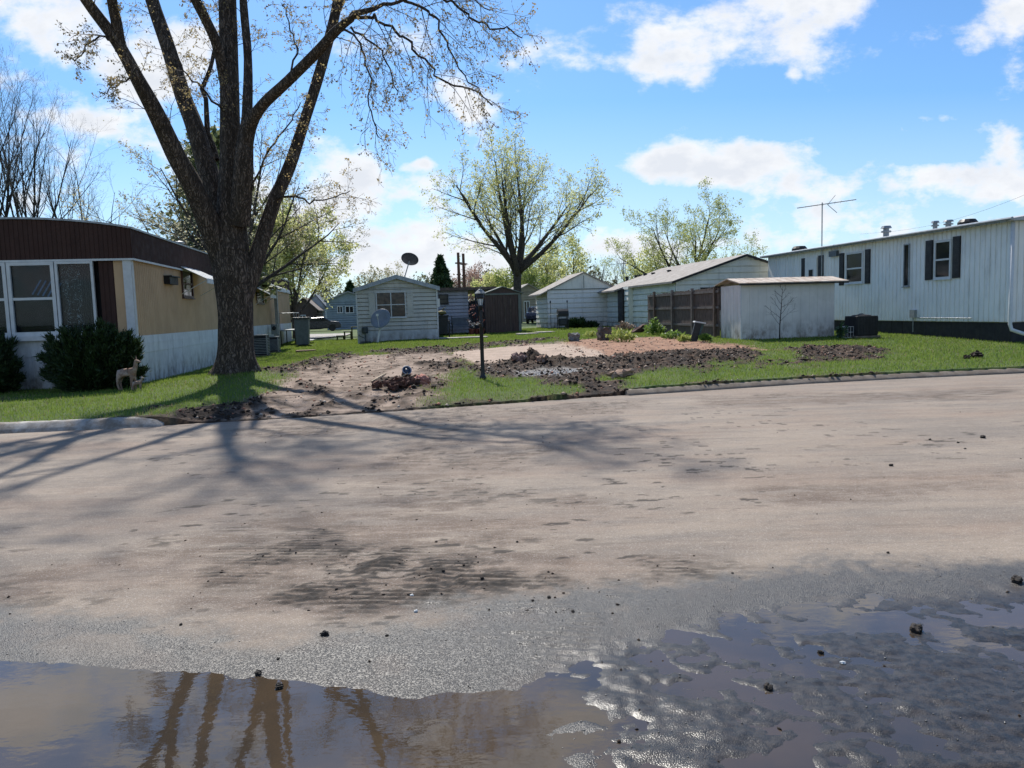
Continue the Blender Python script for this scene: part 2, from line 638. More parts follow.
def lot_h(x, y):
    z = H(x, y)
    drive, slab, red, mud, wet, patch = masks(x, y)
    rid = 1 - np.abs(fbm(x, y, 3.2, 4, 41) * 2 - 1)
    lum = fbm(x, y, 7.0, 4, 44)
    z = z + mud * (1 - wet) * (.15 + .85 * sstep(.1, .9, y - yk(x))) * ((rid - .35) * .10 + (lum - .5) * .12 + .005)
    z = z + drive * (fbm(x, y, 2.2, 5, 48) - .5) * .09 * sstep(.2, 1.2, y - yk(x))
    z = z + red * (fbm(x, y, 3.0, 5, 49) - .5) * .07
    z = z + (1 - slab) * (1 - drive) * (fbm(x, y, 6.0, 3, 50) - .5) * .02
    # dug up heaps
    for (px, py, h, s) in [(530, 364, .34, .5), (560, 366, .16, .5), (628, 366, .16, .7), (700, 360, .16, .8), (660, 363, .12, .7), (848, 352, .12, .5), (808, 354, .10, .4), (640, 401, .12, .35), (555, 400, .08, .4), (400, 386, .10, .4)]:
        g = G(px, py)
        r2 = ((x - g.x) ** 2 + (y - g.y) ** 2) / (s * s)
        z = z + h * np.exp(-r2 * 1.5) * (.55 + .9 * lum)
    z = np.where(slab > .5, H(x, y) * .0 + .33 + 0 * x, z)
    cut = (y < yk(x) + .06) & (y > -7)
    return np.where(cut, -.4, z)


def lot_attr(x, y, z):
    drive, slab, red, mud, wet, patch = masks(x, y)
    return dict(drive=drive, slab=slab, red=red, mud=mud, wet=wet, patch=patch)


def ground_mat():
    t = NT('lawn_and_soil')
    big = t.noise(.35, 5, .6)
    fine = t.noise(9, 6, .65)
    g1, g2, g3 = (.045, .085, .018, 1), (.085, .115, .03, 1), (.11, .09, .04, 1)
    grass = t.mix(t.ramp(big, .35, .65), g1, g2)
    grass = t.mix(t.ramp(fine, .5, .75), grass, g3)
    grass = t.mix(t.attr('patch'), grass, (.12, .095, .06, 1))
    c = t.mix(t.attr('drive'), grass, t.mix(t.ramp(t.noise(2.2, 8, .7), .38, .62), (.33, .25, .195, 1), (.12, .085, .06, 1)))
    c = t.mix(t.attr('red'), c, t.mix(t.ramp(t.noise(3.5, 8, .7), .38, .64), (.34, .19, .12, 1), (.17, .095, .06, 1)))
    mudc = t.mix(t.ramp(t.noise(5, 8, .7), .40, .62), (.014, .009, .006, 1), (.075, .045, .028, 1))
    mudc = t.mix(t.ramp(t.noise(2.3, 8, .75), .56, .70, 0, .8), mudc, (.22, .13, .085, 1))
    c = t.mix(t.attr('mud'), c, mudc)
    slabc = t.mix(t.ramp(t.noise(2.5, 8, .7), .38, .66), (.42, .32, .25, 1), (.29, .22, .17, 1))
    c = t.mix(t.attr('slab'), c, slabc)
    c = t.mix(t.math('MULTIPLY', t.attr('wet'), .8), c, (.05, .045, .045, 1))
    rough = t.math('SUBTRACT', .92, t.math('MULTIPLY', t.attr('wet'), .62))
    h = t.math('ADD', t.noise(14, 8, .75), t.math('MULTIPLY', t.noise(60, 4, .6), .4))
    return t.finish(t.pbr(c, rough, 0, .3, t.bump(h, .8, .03)))


GX = axis([(-1500, -60, 400, 12), (-60, -13, 6, .25), (-13, -8, .25, .07), (-8, 11, .07, .07), (11, 16, .07, .3), (16, 60, .3, 6), (60, 1500, 12, 400)])
GY = axis([(-1500, -40, 400, 8), (-40, 9.5, 6, 1.0), (9.5, 11.2, .25, .06), (11.2, 19, .05, .06), (19, 30, .06, .12), (30, 60, .14, 2), (60, 140, 2, 12), (140, 2500, 20, 500)])
ground = grid('ground', GX, GY, lot_h, ground_mat(), lot_attr)
tag(ground, 'lawns and torn up brown lot between the mobile homes', kind='structure')

# ------------------------------------------------------------------ road
WATER_Z = -0.022
ZW = -0.02
PUD = GP([(-260, 655), (-60, 661), (110, 667), (230, 673), (320, 690), (400, 694), (512, 687), (570, 679), (612, 692), (560, 740), (590, 800), (560, 1100), (-900, 1100)], ZW)
POOL = GP([(640, 646), (735, 632), (770, 614), (860, 603), (960, 600), (1120, 596), (1300, 610), (1180, 634), (1000, 640), (880, 645), (770, 652)], ZW)
POOL2 = GP([(740, 715), (800, 700), (850, 708), (890, 730), (880, 780), (800, 830), (700, 800), (700, 750)], ZW)
MIX = GP([(560, 690), (580, 660), (650, 640), (740, 622), (860, 600), (1300, 585), (1700, 900), (1000, 1300), (560, 1100)], ZW)
WET = GP([(-500, 600), (-150, 612), (0, 617), (150, 623), (300, 634), (380, 628), (450, 607), (520, 594), (620, 588), (750, 577), (850, 566), (960, 561), (1200, 560), (2500, 640), (2500, 2500), (-2000, 2500)], 0)
TREAD = [GP([(290, 602), (318, 566), (365, 548), (430, 556), (520, 568), (565, 580), (520, 590), (400, 600)], 0),
         GP([(205, 585), (235, 552), (300, 534), (345, 524), (335, 548), (290, 578)], 0),
         GP([(610, 580), (650, 560), (700, 556), (745, 570), (700, 584)], 0),
         GP([(500, 600), (560, 590), (640, 600), (600, 640), (520, 660), (470, 640)], 0)]
SMEAR = [GP([(200, 600), (230, 545), (330, 500), (400, 440), (430, 414), (470, 414), (450, 450), (500, 500), (600, 560), (560, 600), (400, 612)], 0), GP([(0, 575), (120, 560), (260, 520), (380, 490), (470, 492), (440, 520), (340, 540), (300, 600), (180, 600), (0, 600)], 0),
         GP([(500, 500), (600, 494), (600, 506), (510, 510)], 0), GP([(760, 490), (900, 478), (1024, 472), (1024, 484), (900, 494), (800, 500)], 0),
         GP([(700, 398), (860, 392), (1024, 388), (1024, 396), (880, 402), (720, 406)], 0), GP([(330, 480), (430, 455), (560, 440), (560, 450), (460, 480), (380, 500)], 0),
         GP([(250, 425), (430, 412), (640, 400), (640, 412), (430, 425), (260, 440)], 0)]


def road_fields(x, y):
    n1_ = fbm(x, y, 2.2, 5, 61) - .5
    n2_ = fbm(x, y, 8.0, 4, 63) - .5
    e = n1_ * .5 + n2_ * .2
    sp = poly_sd(x, y, PUD) + e * .30
    for q in (POOL, POOL2):
        sp = np.minimum(sp, poly_sd(x, y, q) + e * .5)
    mixz = 1 - sstep(-.2, .25, poly_sd(x, y, MIX) + e * .8)
    wet = (1 - sstep(-.16, .20, poly_sd(x, y, WET) + e * 1.1 + (fbm(x, y, 25, 2, 65) - .5) * .16))
    wet = wet * (1 - .55 * sstep(.60, .72, fbm(x, y, 3.2, 4, 66)) * sstep(-.55, -.05, poly_sd(x, y, WET)))
    tread = np.zeros_like(x)
    for i, q in enumerate(TREAD):
        tread = np.maximum(tread, (1 - sstep(-.22, .22, poly_sd(x, y, q) + e * 1.1)) * (1 if i == 0 else .62))
    smear = np.zeros_like(x)
    for q in SMEAR:
        smear = np.maximum(smear, 1 - sstep(-.5, .4, poly_sd(x, y, q) + e * 3))
    return sp, mixz, wet, tread, smear, n1_, n2_


def road_h(x, y):
    sp, mixz, wet, tread, smear, n1_, n2_ = road_fields(x, y)
    near = 1 - sstep(7, 9, y)
    z = np.minimum(ZW + np.clip(sp, -1, 1) * .05, 0)
    z = np.maximum(z, ZW - .035)
    fx = fbm(x + .6 * y, y, 3.0, 5, 70)
    rid = 1 - np.abs(fbm(x, y, 6.0, 4, 72) * 2 - 1)
    zmix = ZW + (fx - .545) * .018 + (rid - .64) * .016 + (fbm(x * .7 + .3 * y, y, 16, 4, 73) - .5) * .016
    inner = sstep(-.25, .0, sp)
    z = z * (1 - mixz) + mixz * (zmix * (.55 + .45 * inner) + (1 - inner) * (ZW - .012) * .45)
    # tyre treads pressed into the drying mud
    lug = np.abs(((y + .10 * x + n1_ * .012) / .062) % 1 - .5) * 2
    crust = tread * sstep(.42, .55, fbm(x, y, 5, 4, 75))
    z = z + crust * (.014 * lug + .006 * (rid - .4))
    z = z + (n2_ * .0025) * near
    z = z + .05 * sstep(11.5, 8, y) * 0
    return np.where(y > yk(x) + .10, -.5, np.where(y < -6.2, -.5, z))


def road_attr(x, y, z):
    sp, mixz, wet, tread, smear, n1_, n2_ = road_fields(x, y)
    lug = np.abs(((y + .10 * x + n1_ * .012) / .062) % 1 - .5) * 2
    crust = tread * sstep(.34, .48, fbm(x, y, 5, 4, 75)) * (1 - .75 * sstep(.40, .65, lug))
    crust = crust + .8 * tread * sstep(.50, .58, fbm(x, y * 1.8, 12, 4, 77)) + .5 * sstep(.55, .62, fbm(x, y * 2.2, 10, 4, 78)) * sstep(.1, .7, smear) * sstep(.5, .58, fbm(x, y, 1.4, 3, 82))
    # ragged crumbs of mud scattered over the dry part
    crumb = sstep(.69, .73, fbm(x * .7, y * 1.6, 7, 4, 79)) * sstep(.46, .6, fbm(x, y, .7, 3, 80)) * sstep(14, 10, y)
    return dict(wet=wet, mixz=mixz, crust=np.clip(np.maximum(crust, crumb * .8), 0, 1), smear=smear)


def road_mat():
    t = NT('dusty_asphalt')
    ob = t.co.outputs['Object']
    agg = t.node('ShaderNodeTexVoronoi', {'Vector': ob, 'Scale': 150.0}, feature='F1')
    aggd = agg.outputs['Distance']
    aggc = t.node('ShaderNodeSeparateColor', {0: agg.outputs['Color']}).outputs[0]
    st = t.ramp(t.noise(1.0, 7, .65, sc=(.45, 1.6, 1)), .33, .68)
    dust = t.mix(st, (.285, .230, .178, 1), (.180, .150, .123, 1))
    # brown drifts of dried silt
    dust = t.mix(t.ramp(t.noise(.55, 8, .7, sc=(.5, 1.5, 1)), .42, .70, 0, .75), dust, (.235, .165, .12, 1))
    dust = t.mix(t.ramp(t.noise(1.6, 8, .75, sc=(.35, 2.4, 1)), .52, .74, 0, .55), dust, (.12, .105, .095, 1))
    dust = t.mix(t.ramp(t.noise(4.5, 6, .8, sc=(.6, 1.6, 1)), .58, .76, 0, .5), dust, (.40, .33, .27, 1))
    dust = t.mix(t.math('MULTIPLY', t.attr('smear'), t.ramp(t.noise(2.5, 8, .75, sc=(.6, 2.0, 1)), .38, .58, 0, .85)), dust, (.115, .080, .058, 1))
    grit = t.math('MAXIMUM', t.ramp(t.noise(70, 5, .8), .50, .70), t.ramp(t.noise(22, 6, .8), .56, .72, 0, .8))
    c = t.mix(t.math('MULTIPLY', grit, .62), dust, (.095, .08, .068, 1))
    c = t.mix(t.math('MULTIPLY', t.ramp(aggc, .8, 1.0), .35), c, (.5, .46, .42, 1))
    mid = t.noise(9, 8, .85, sc=(.7, 1.5, 1))
    c = t.mix(t.ramp(mid, .53, .66, 0, .55), c, (.10, .080, .062, 1))
    c = t.mix(t.ramp(mid, .44, .36, 0, .40), c, (.44, .37, .29, 1))
    trk = t.noise(1.4, 7, .8, sc=(.22, 3.4, 1))
    c = t.mix(t.ramp(trk, .56, .64, 0, .42), c, (.115, .088, .066, 1))
    crust = t.attr('crust')
    c = t.mix(crust, c, t.mix(t.ramp(t.noise(20, 6, .7), .42, .68), (.012, .009, .007, 1), (.048, .034, .024, 1)))
    wetc = t.mix(t.ramp(aggc, .25, .95), (.034, .030, .026, 1), (.082, .074, .064, 1))
    wetc = t.mix(t.ramp(t.noise(2.4, 6, .6), .5, .7, 0, .6), wetc, (.075, .055, .042, 1))
    wet = t.attr('wet')
    c = t.mix(wet, c, wetc)
    mixz = t.attr('mixz')
    c = t.mix(t.math('MULTIPLY', mixz, .93), c, t.mix(t.ramp(t.noise(30, 5, .7), .4, .6), (.012, .010, .008, 1), (.040, .032, .025, 1)))
    rough = t.math('SUBTRACT', .9, t.math('MULTIPLY', t.math('MAXIMUM', wet, mixz), .46))
    rough = t.math('SUBTRACT', rough, t.math('MULTIPLY', mixz, .13))
    h = t.math('ADD', t.math('MULTIPLY', t.ramp(aggd, .0, .7), 1.0), t.noise(40, 6, .7))
    h = t.math('MULTIPLY', h, t.math('SUBTRACT', 1.0, t.math('MULTIPLY', mixz, .72)))
    nb = t.bump(h, .7, .0034)
    return t.finish(t.pbr(c, rough, 0, t.math('SUBTRACT', .42, t.math('MULTIPLY', mixz, .02)), nb))


RX = axis([(-60, -6, 4, .12), (-6, -4, .12, .016), (-4, 4, .016, .016), (4, 6, .016, .1), (6, 60, .1, 4)])
RY = axis([(-6.3, 1.2, 1.0, .1), (1.2, 2.0, .05, .014), (2.0, 6.0, .014, .016), (6.0, 10, .02, .07), (10, 23, .07, .09)])
road = grid('road', RX, RY, road_h, road_mat(), road_attr)
tag(road, 'wide dusty asphalt street with dried mud and wet gravel', kind='structure')

# puddle water: one level sheet, the uneven road pokes through it


def water_mat():
    t = NT('muddy_water')
    rip = t.math('ADD', t.noise(5, 3, .5, sc=(1, 2.2, 1)), t.math('MULTIPLY', t.noise(26, 3, .5), .25))
    c = t.mix(t.ramp(t.noise(.9, 5, .6), .38, .66), (.070, .048, .029, 1), (.038, .030, .023, 1))
    return t.finish(t.pbr(c, .02, 0, .8, t.bump(rip, .055, .012), IOR=1.45))


WP = GP([(-900, 640), (0, 630), (560, 625), (700, 590), (1400, 570), (1900, 900), (1100, 2600), (-1500, 2600)], ZW)
wmesh = bpy.data.meshes.new('puddle')
wmesh.from_pydata([(a, b, ZW) for a, b in WP], [], [tuple(range(len(WP)))[::-1]])
puddle = bpy.data.objects.new('puddle', wmesh)
COL.objects.link(puddle)
if wmesh.polygons[0].normal.z < 0:
    wmesh.flip_normals()
wmesh.materials.append(water_mat())
tag(puddle, 'muddy rainwater puddle across the near edge of the street', kind='structure')

# ------------------------------------------------------------------ kerbs
conc_white = plain('pale_concrete', (.46, .44, .41, 1), .85, .35, 5, .4, 60, grime=.35)
conc = plain('kerb_concrete', (.24, .20, .16, 1), .85, .45, 4.5, .4, 50, grime=.95)


def kerb(name, x0, x1, step, mat, w=.17, h=.13, wob=.01, rnd=True):
    xs = np.arange(x0, x1 + 1e-6, step)
    prof = [(-.10, -.2), (-.10, .004), (-.03, h * .45), (.02, h * .86), (.06, h), (w - .04, h), (w, h * .85), (w, -.2)]
    mb = MB()
    n = len(prof)
    for i, x in enumerate(xs):
        y = float(yk(x))
        y2 = float(yk(x + .01))
        tx, ty = .01, y2 - y
        l = math.hypot(tx, ty)
        nx, ny = -ty / l, tx / l
        end = min(i, len(xs) - 1 - i)
        k = 1.0
        if rnd and i > len(xs) - 5:
            k = [.25, .6, .82, .95][len(xs) - 1 - i]
        for a, b in prof:
            dz = random.uniform(-wob, wob) * .4 if b > 0 else 0
            mb.v.append((x + nx * a * (1 if k == 1 else .6 + .4 * k), y + ny * a, b * k + dz if b > 0 else b))
    for i in range(len(xs) - 1):
        for j in range(n - 1):
            mb.f.append((i * n + j, (i + 1) * n + j, (i + 1) * n + j + 1, i * n + j + 1)[::-1]); mb.mi.append(0)
    e = (len(xs) - 1) * n
    mb.f.append(tuple(e + j for j in range(n))); mb.mi.append(0)
    mb.f.append(tuple(j for j in range(n))[::-1]); mb.mi.append(0)
    o = mb.build(name, mat, None, True)
    return o


k1 = kerb('kerb', -40, -5.35, .1, conc_white, .2, .14)
tag(k1, 'rounded pale concrete kerb ending at the driveway on the left', kind='structure')
k2 = kerb('kerb', 2.1, 40, .12, conc, .17, .095, .012)
tag(k2, 'grey concrete kerb half buried in mud along the right lawn', kind='structure')

# ------------------------------------------------------------------ grass blades
tg = NT('grass_blade')
gi0 = tg.node('ShaderNodeNewGeometry').outputs['Random Per Island']
ca = tg.mix(tg.ramp(tg.noise(.9, 6, .7), .36, .64), (.085, .165, .022, 1), (.20, .29, .05, 1))
cb = tg.mix(tg.ramp(tg.noise(2.6, 6, .7), .5, .72), (.15, .25, .04, 1), (.28, .28, .10, 1))
cg = tg.mix(gi0, ca, cb)
grass_m = tg.finish(tg.node('ShaderNodeMixShader', {0: .5, 1: tg.pbr(cg, .55, 0, .25), 2: tg.node('ShaderNodeBsdfTranslucent', {'Color': tg.mix(.6, cg, (.24, .30, .06, 1))}).outputs[0]}).outputs[0])
grass_dry = leafy('dry_grass', (.25, .20, .10, 1), (.32, .27, .15, 1), .3, .7)


def blades(name, n, xr, yr, hgt, wid, mat, lo, keepf, seed, label, spread=.5):
    rng = np.random.RandomState(seed)
    y = yr[0] * (yr[1] / yr[0]) ** rng.rand(n)
    x = xr[0] + (xr[1] - xr[0]) * rng.rand(n)
    vis = np.abs(x / y) < .76
    x, y = x[vis], y[vis]
    drive, slab, red, mud, wet, patch = masks(x, y)
    bare = np.clip(np.maximum.reduce([drive * 1.0, slab * 1.5, red * 1.0, mud, wet * 1.5, patch * .7]), 0, 1)
    d = y - yk(x)
    keep = keepf(x, y, bare, d, rng)
    x, y = x[keep], y[keep]
    z = lot_h(x, y)
    ok = z > -.2
    x, y, z = x[ok], y[ok], z[ok]
    m = len(x)
    clump = .6 + .9 * fbm(x, y, 1.6, 3, 90)
    hh = hgt * clump * (.6 + .8 * rng.rand(m))
    ww = wid * (.7 + .6 * rng.rand(m)) * np.clip(y / 14, .8, 4)
    az = rng.rand(m) * 6.283
    ax, ay = np.cos(az), np.sin(az)
    le = (rng.rand(m) - .1) * hh * spread * 1.6
    la = rng.rand(m) * 6.283
    v = np.zeros((m, 3, 3))
    v[:, 0] = np.stack([x - ax * ww / 2, y - ay * ww / 2, z - .01], -1)
    v[:, 1] = np.stack([x + ax * ww / 2, y + ay * ww / 2, z - .01], -1)
    v[:, 2] = np.stack([x + np.cos(la) * le, y + np.sin(la) * le, z + hh], -1)
    o = np_mesh(name, v.reshape(-1, 3), np.arange(m * 3).reshape(-1, 3), mat)
    tag(o, label, 'grass', kind='stuff')
    return o


blades('grass', 620000, (-22, 24), (11.3, 48), .048, .013, grass_m, 0,
       lambda x, y, b, d, r: (r.rand(len(x)) > b * 1.05) & (d > .14), 5, 'short green spring grass covering the lawns')
blades('dry_grass', 110000, (-14, 16), (11.8, 34), .05, .02, grass_dry, 0,
       lambda x, y, b, d, r: (r.rand(len(x)) < .10 + .8 * b * (1 - b) * 2) & (d > .12) & (b < .95), 9, 'dry straw coloured grass along the torn up edges', .9)

# loose soil and rubble crumbs in the mud bands
soil_m = plain('clod_soil', (.014, .009, .006, 1), .9, .3, 8, .6, 60, col2=(.060, .037, .024, 1))


def crumbs(name, n, test, size, mat, seed, label, cat, xr, yr, zf):
    rng = np.random.RandomState(seed)
    x = xr[0] + (xr[1] - xr[0]) * rng.rand(n)
    y = yr[0] + (yr[1] - yr[0]) * rng.rand(n)
    k = test(x, y, rng)
    x, y = x[k], y[k]
    z = zf(x, y)
    ok = z > -.2
    x, y, z = x[ok], y[ok], z[ok]
    m = len(x)
    s = size * (.35 + 1.3 * rng.rand(m) ** 3)
    base = np.array([(1, 0, 0), (-1, 0, 0), (0, 1, 0), (0, -1, 0), (0, 0, 1), (0, 0, -1)], float)
    v = base[None] * (.55 + .7 * rng.rand(m, 6, 1)) + (rng.rand(m, 6, 3) - .5) * .5
    v = v * s[:, None, None]
    v[:, :, 2] *= .7
    a = rng.rand(m) * 6.28
    ca, sa = np.cos(a)[:, None], np.sin(a)[:, None]
    vx = v[:, :, 0] * ca - v[:, :, 1] * sa
    vy = v[:, :, 0] * sa + v[:, :, 1] * ca
    v = np.stack([vx + x[:, None], vy + y[:, None], v[:, :, 2] + (z + s * .25)[:, None]], -1)
    fb = np.array([(0, 2, 4), (2, 1, 4), (1, 3, 4), (3, 0, 4), (2, 0, 5), (1, 2, 5), (3, 1, 5), (0, 3, 5)])
    f = (fb[None] + (np.arange(m) * 6)[:, None, None]).reshape(-1, 3)
    o = np_mesh(name, v.reshape(-1, 3), f, mat)
    return tag(o, label, cat, kind='stuff')


crumbs('soil_crumbs', 60000, lambda x, y, r: r.rand(len(x)) < (masks(x, y)[3] ** 2) * .7 * (1 - masks(x, y)[4] * .7), .036, soil_m, 3, 'dark lumps of dug soil lying in the mud bands', 'soil', (-8, 12), (12, 32), lot_h)
rub = NT('rubble')
gi = rub.node('ShaderNodeNewGeometry')
rr_ = rub.node('ShaderNodeValToRGB', {0: gi.outputs['Random Per Island']})
rr_.color_ramp.interpolation = 'CONSTANT'
for i, (p_, c_) in enumerate([(0, (.26, .19, .14, 1)), (.3, (.40, .34, .28, 1)), (.42, (.10, .06, .04, 1)), (.70, (.33, .14, .085, 1)), (.90, (.48, .36, .26, 1))]):
    e_ = rr_.color_ramp.elements[i] if i < 2 else rr_.color_ramp.elements.new(p_)
    e_.position = p_; e_.color = c_
rubble_m = rub.finish(rub.pbr(rr_.outputs[0], .85))
crumbs('rubble_crumbs', 30000, lambda x, y, r: r.rand(len(x)) < np.maximum(masks(x, y)[3] * .4, np.maximum(masks(x, y)[0] * .16, masks(x, y)[2] * .16)), .030, rubble_m, 4, 'broken concrete and brick bits strewn over the lot', 'rubble', (-7, 10), (12, 32), lot_h)
crumbs('road_crumbs', 16000, lambda x, y, r: r.rand(len(x)) < np.clip(road_fields(x, y)[3] * .8 + road_fields(x, y)[4] * .12 + .008 + road_fields(x, y)[1] * .10, 0, 1), .008, soil_m, 6, 'small dark crumbs of dried mud scattered on the street', 'mud', (-6, 8), (2.2, 12), road_h)
grit_m = plain('wet_grit', (.20, .18, .16, 1), .28, .5, 30, 0, 40, spec=.6)
crumbs('gravel', 26000, lambda x, y, r: (r.rand(len(x)) < road_fields(x, y)[2] * .35) & (road_fields(x, y)[0] > -.03), .0036, grit_m, 8, 'wet grey grit lying along the edge of the puddle', 'gravel', (-4.5, 5.5), (2.3, 5.6), road_h)

# ------------------------------------------------------------------ building materials
glass_m = plain('window_glass', (.014, .018, .022, 1), .08, .2, 1, spec=.3)
frame_w = plain('white_frame', (.62, .63, .62, 1), .5, .12, 6, spec=.4)
trim_dk = plain('dark_trim', (.012, .011, .012, 1), .5, .3, 5, spec=.4)
black_m = plain('black_metal', (.012, .012, .013, 1), .45, .4, 8, spec=.4)
galv = plain('galvanised', (.33, .35, .36, 1), .45, .25, 6, metal=.5)
brown_fascia = plain('brown_metal', (.066, .036, .029, 1), .75, .25, 3, .1, sc=(1, 1, .3), col2=(.052, .029, .024, 1), spec=.12)
tan_m = plain('tan_siding', (.57, .375, .215, 1), .8, .12, 1.2, .1, 30, col2=(.50, .33, .19, 1), grime=.12, spec=.15)
skirt_w = plain('skirting', (.68, .69, .69, 1), .6, .15, 2, .1, 30, grime=.35)
white_s = plain('white_siding', (.80, .79, .75, 1), .7, .1, 1.0, .08, 30, col2=(.70, .70, .67, 1), grime=.28)
blue_s = plain('blue_white_siding', (.86, .85, .81, 1), .75, .1, 1.0, .08, 30, col2=(.78, .78, .75, 1), grime=.25)
green_s = plain('pale_green_siding', (.76, .76, .68, 1), .8, .12, 1.3, .1, 30, col2=(.66, .67, .61, 1), grime=.3)
grey_s = plain('grey_green_siding', (.60, .58, .52, 1), .8, .15, 1.1, .1, 30, col2=(.50, .50, .46, 1), grime=.3)
lav_s = plain('lavender_siding', (.50, .51, .57, 1), .6, .15, 1.3, .1, 30, grime=.2)
shed_m = plain('shed_panels', (.72, .70, .66, 1), .7, .12, 1.5, .1, 30, col2=(.62, .61, .58, 1), grime=.15)
brown_shed_m = plain('brown_panels', (.085, .052, .042, 1), .6, .3, 2, .2, 30, sc=(3, 3, .5))
sage = plain('sage_trim', (.17, .19, .165, 1), .6, .2, 3)
roof_tan = plain('tan_shingle', (.33, .30, .27, 1), .9, .25, 2.5, .5, 40, col2=(.24, .215, .19, 1))
roof_grey = plain('grey_roof', (.33, .34, .36, 1), .7, .25, 1.4, .2, 30)
wood_old = plain('weathered_wood', (.15, .11, .085, 1), .85, .4, 3, .5, 30, sc=(6, 6, 1), col2=(.06, .044, .035, 1))
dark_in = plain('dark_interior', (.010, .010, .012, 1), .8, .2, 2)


def build_at(A, rz=YAW):
    """local -> root placed on the ground at A (x,y,z)"""
    return A


def ribs(mb, a, b, z0, z1, pitch, groove, depth, m=0, ztop=None):
    """vertical ribbed sheet from a to b (2D local); outward is to the right of a->b"""
    a, b = Vector((a[0], a[1])), Vector((b[0], b[1]))
    L = (b - a).length
    t = (b - a) / L
    n = Vector((t.y, -t.x))
    zt = ztop or (lambda s: z1)
    n_ = max(1, round(L / pitch))
    pp = L / n_
    prof = []
    for i in range(n_):
        s = i * pp
        prof += [(s, 0), (s + pp - groove, 0), (s + pp - groove * .66, -depth), (s + pp - groove * .33, -depth)]
    prof.append((L, 0))
    pts = [a + t * s + n * d for s, d in prof]
    k = len(pts)
    vs_ = [(p.x, p.y, z0) for p in pts] + [(p.x, p.y, zt(s)) for p, (s, d) in zip(pts, prof)]
    mb.add(vs_, [(i, i + 1, k + i + 1, k + i) for i in range(k - 1)], m)


def laps(mb, a, b, z0, z1, pitch, m=0, lim=None, lip=.02):
    """horizontal lap boards from a to b; outward to the right of a->b; lim(z)->(s0,s1)"""
    a, b = Vector((a[0], a[1])), Vector((b[0], b[1]))
    L = (b - a).length
    t = (b - a) / L
    n = Vector((t.y, -t.x))
    z = z0
    while z < z1 - 1e-4:
        zt = min(z + pitch, z1)
        l0 = lim(z) if lim else (0, L)
        l1 = lim(zt) if lim else (0, L)
        def p(s, d, zz):
            q = a + t * s + n * d
            return (q.x, q.y, zz)
        g = min(.065, pitch * .2)
        mb.add([p(l0[0], lip, z + g), p(l0[1], lip, z + g), p(l1[1], 0, zt), p(l1[0], 0, zt), p(l0[0], -.05, z + g), p(l0[1], -.05, z + g), p(l0[0], -.05, z), p(l0[1], -.05, z), p(l0[0], 0, z), p(l0[1], 0, z)],
               [(0, 1, 2, 3), (4, 5, 1, 0), (6, 7, 5, 4), (8, 9, 7, 6)], m)
        z = zt


def window(parent, o, u, w, h, cols=1, rail=(.5,), fr=.05, fm=None, gm=None, proud=.04, name='window', label=None, back=None):
    """o: lower left corner as seen from outside (Vector), u: unit vector to the right, z up; outward = u x z"""
    o, u = Vector(o), Vector(u).normalized()
    z = Vector((0, 0, 1))
    n = u.cross(z)
    fm = fm or frame_w
    mb = MB()
    for (u0, u1, w0, w1) in [(0, w, 0, fr), (0, w, h - fr, h), (0, fr, fr, h - fr), (w - fr, w, fr, h - fr)]:
        mb.obox(o, u, n, z, u0, u1, -.01, proud, w0, w1)
    for c in range(1, cols):
        x = w * c / cols
        mb.obox(o, u, n, z, x - fr / 2, x + fr / 2, -.01, proud - .003, fr, h - fr)
    for r_ in rail:
        mb.obox(o, u, n, z, fr, w - fr, -.01, proud - .012, h * r_ - fr * .4, h * r_ + fr * .4)
    mb.obox(o, u, n, z, -.03, w + .03, 0, proud + .03, -.03, 0)
    f = mb.build(name, fm, parent)
    if label:
        f['label'] = label
    g = MB()
    g.obox(o, u, n, z, fr, w - fr, -.03, .008, fr, h - fr)
    g.build('pane', gm or glass_m, f)
    return f


def wall_window(parent, A, side, pxa, pya, pxb, pyb, **kw):
    """window on a wall of the home rooted at A: side 'x' front wall (local y=0), 'y' side wall; ('y', x0) at local x0"""
    root_z = A.z
    if side[0] == 'x':
        s0, zt = wall_hit((A.x, A.y), NV, pxa, pya)
        s1, zb = wall_hit((A.x, A.y), NV, pxb, pyb)
        o = Vector((min(s0, s1), -kw.pop('off', .0), min(zt, zb) - root_z))
        return window(parent, o, (1, 0, 0), abs(s1 - s0), abs(zt - zb), **kw)
    x0 = side[1]
    W = (A.x + NV[0] * x0, A.y + NV[1] * x0)
    s0, zt = wall_hit(W, DV, pxa, pya)
    s1, zb = wall_hit(W, DV, pxb, pyb)
    zt2 = wall_hit(W, DV, pxb, pya)[1]
    h = .5 * (abs(zt - wall_hit(W, DV, pxa, pyb)[1]) + abs(zt2 - zb))
    zc = .25 * (zt + zb + wall_hit(W, DV, pxa, pyb)[1] + zt2) - root_z
    off = kw.pop('off', .0)
    if side[2] < 0:      # wall faces -x: right as seen from outside runs towards -y
        return window(parent, Vector((x0 - off, max(s0, s1), zc - h / 2)), (0, -1, 0), abs(s1 - s0), h, **kw)
    return window(parent, Vector((x0 + off, min(s0, s1), zc - h / 2)), (0, 1, 0), abs(s1 - s0), h, **kw)


def shutter(parent, x0, y0, y1, z0, z1, sgn, mat=None):
    mb = MB()
    a, b = (x0, x0 + sgn * .035) if sgn > 0 else (x0 - .035, x0)
    mb.box(a, b, y0, y1, z0, z1)
    nsl = max(6, int((z1 - z0) / .07))
    for i in range(nsl):
        z = z0 + .05 + (z1 - z0 - .1) * i / nsl
        xx = x0 + sgn * .035
        mb.box(min(xx, xx + sgn * .01), max(xx, xx + sgn * .01), y0 + .03, y1 - .03, z, z + .035)
    return mb.build('shutter', mat or trim_dk, parent)


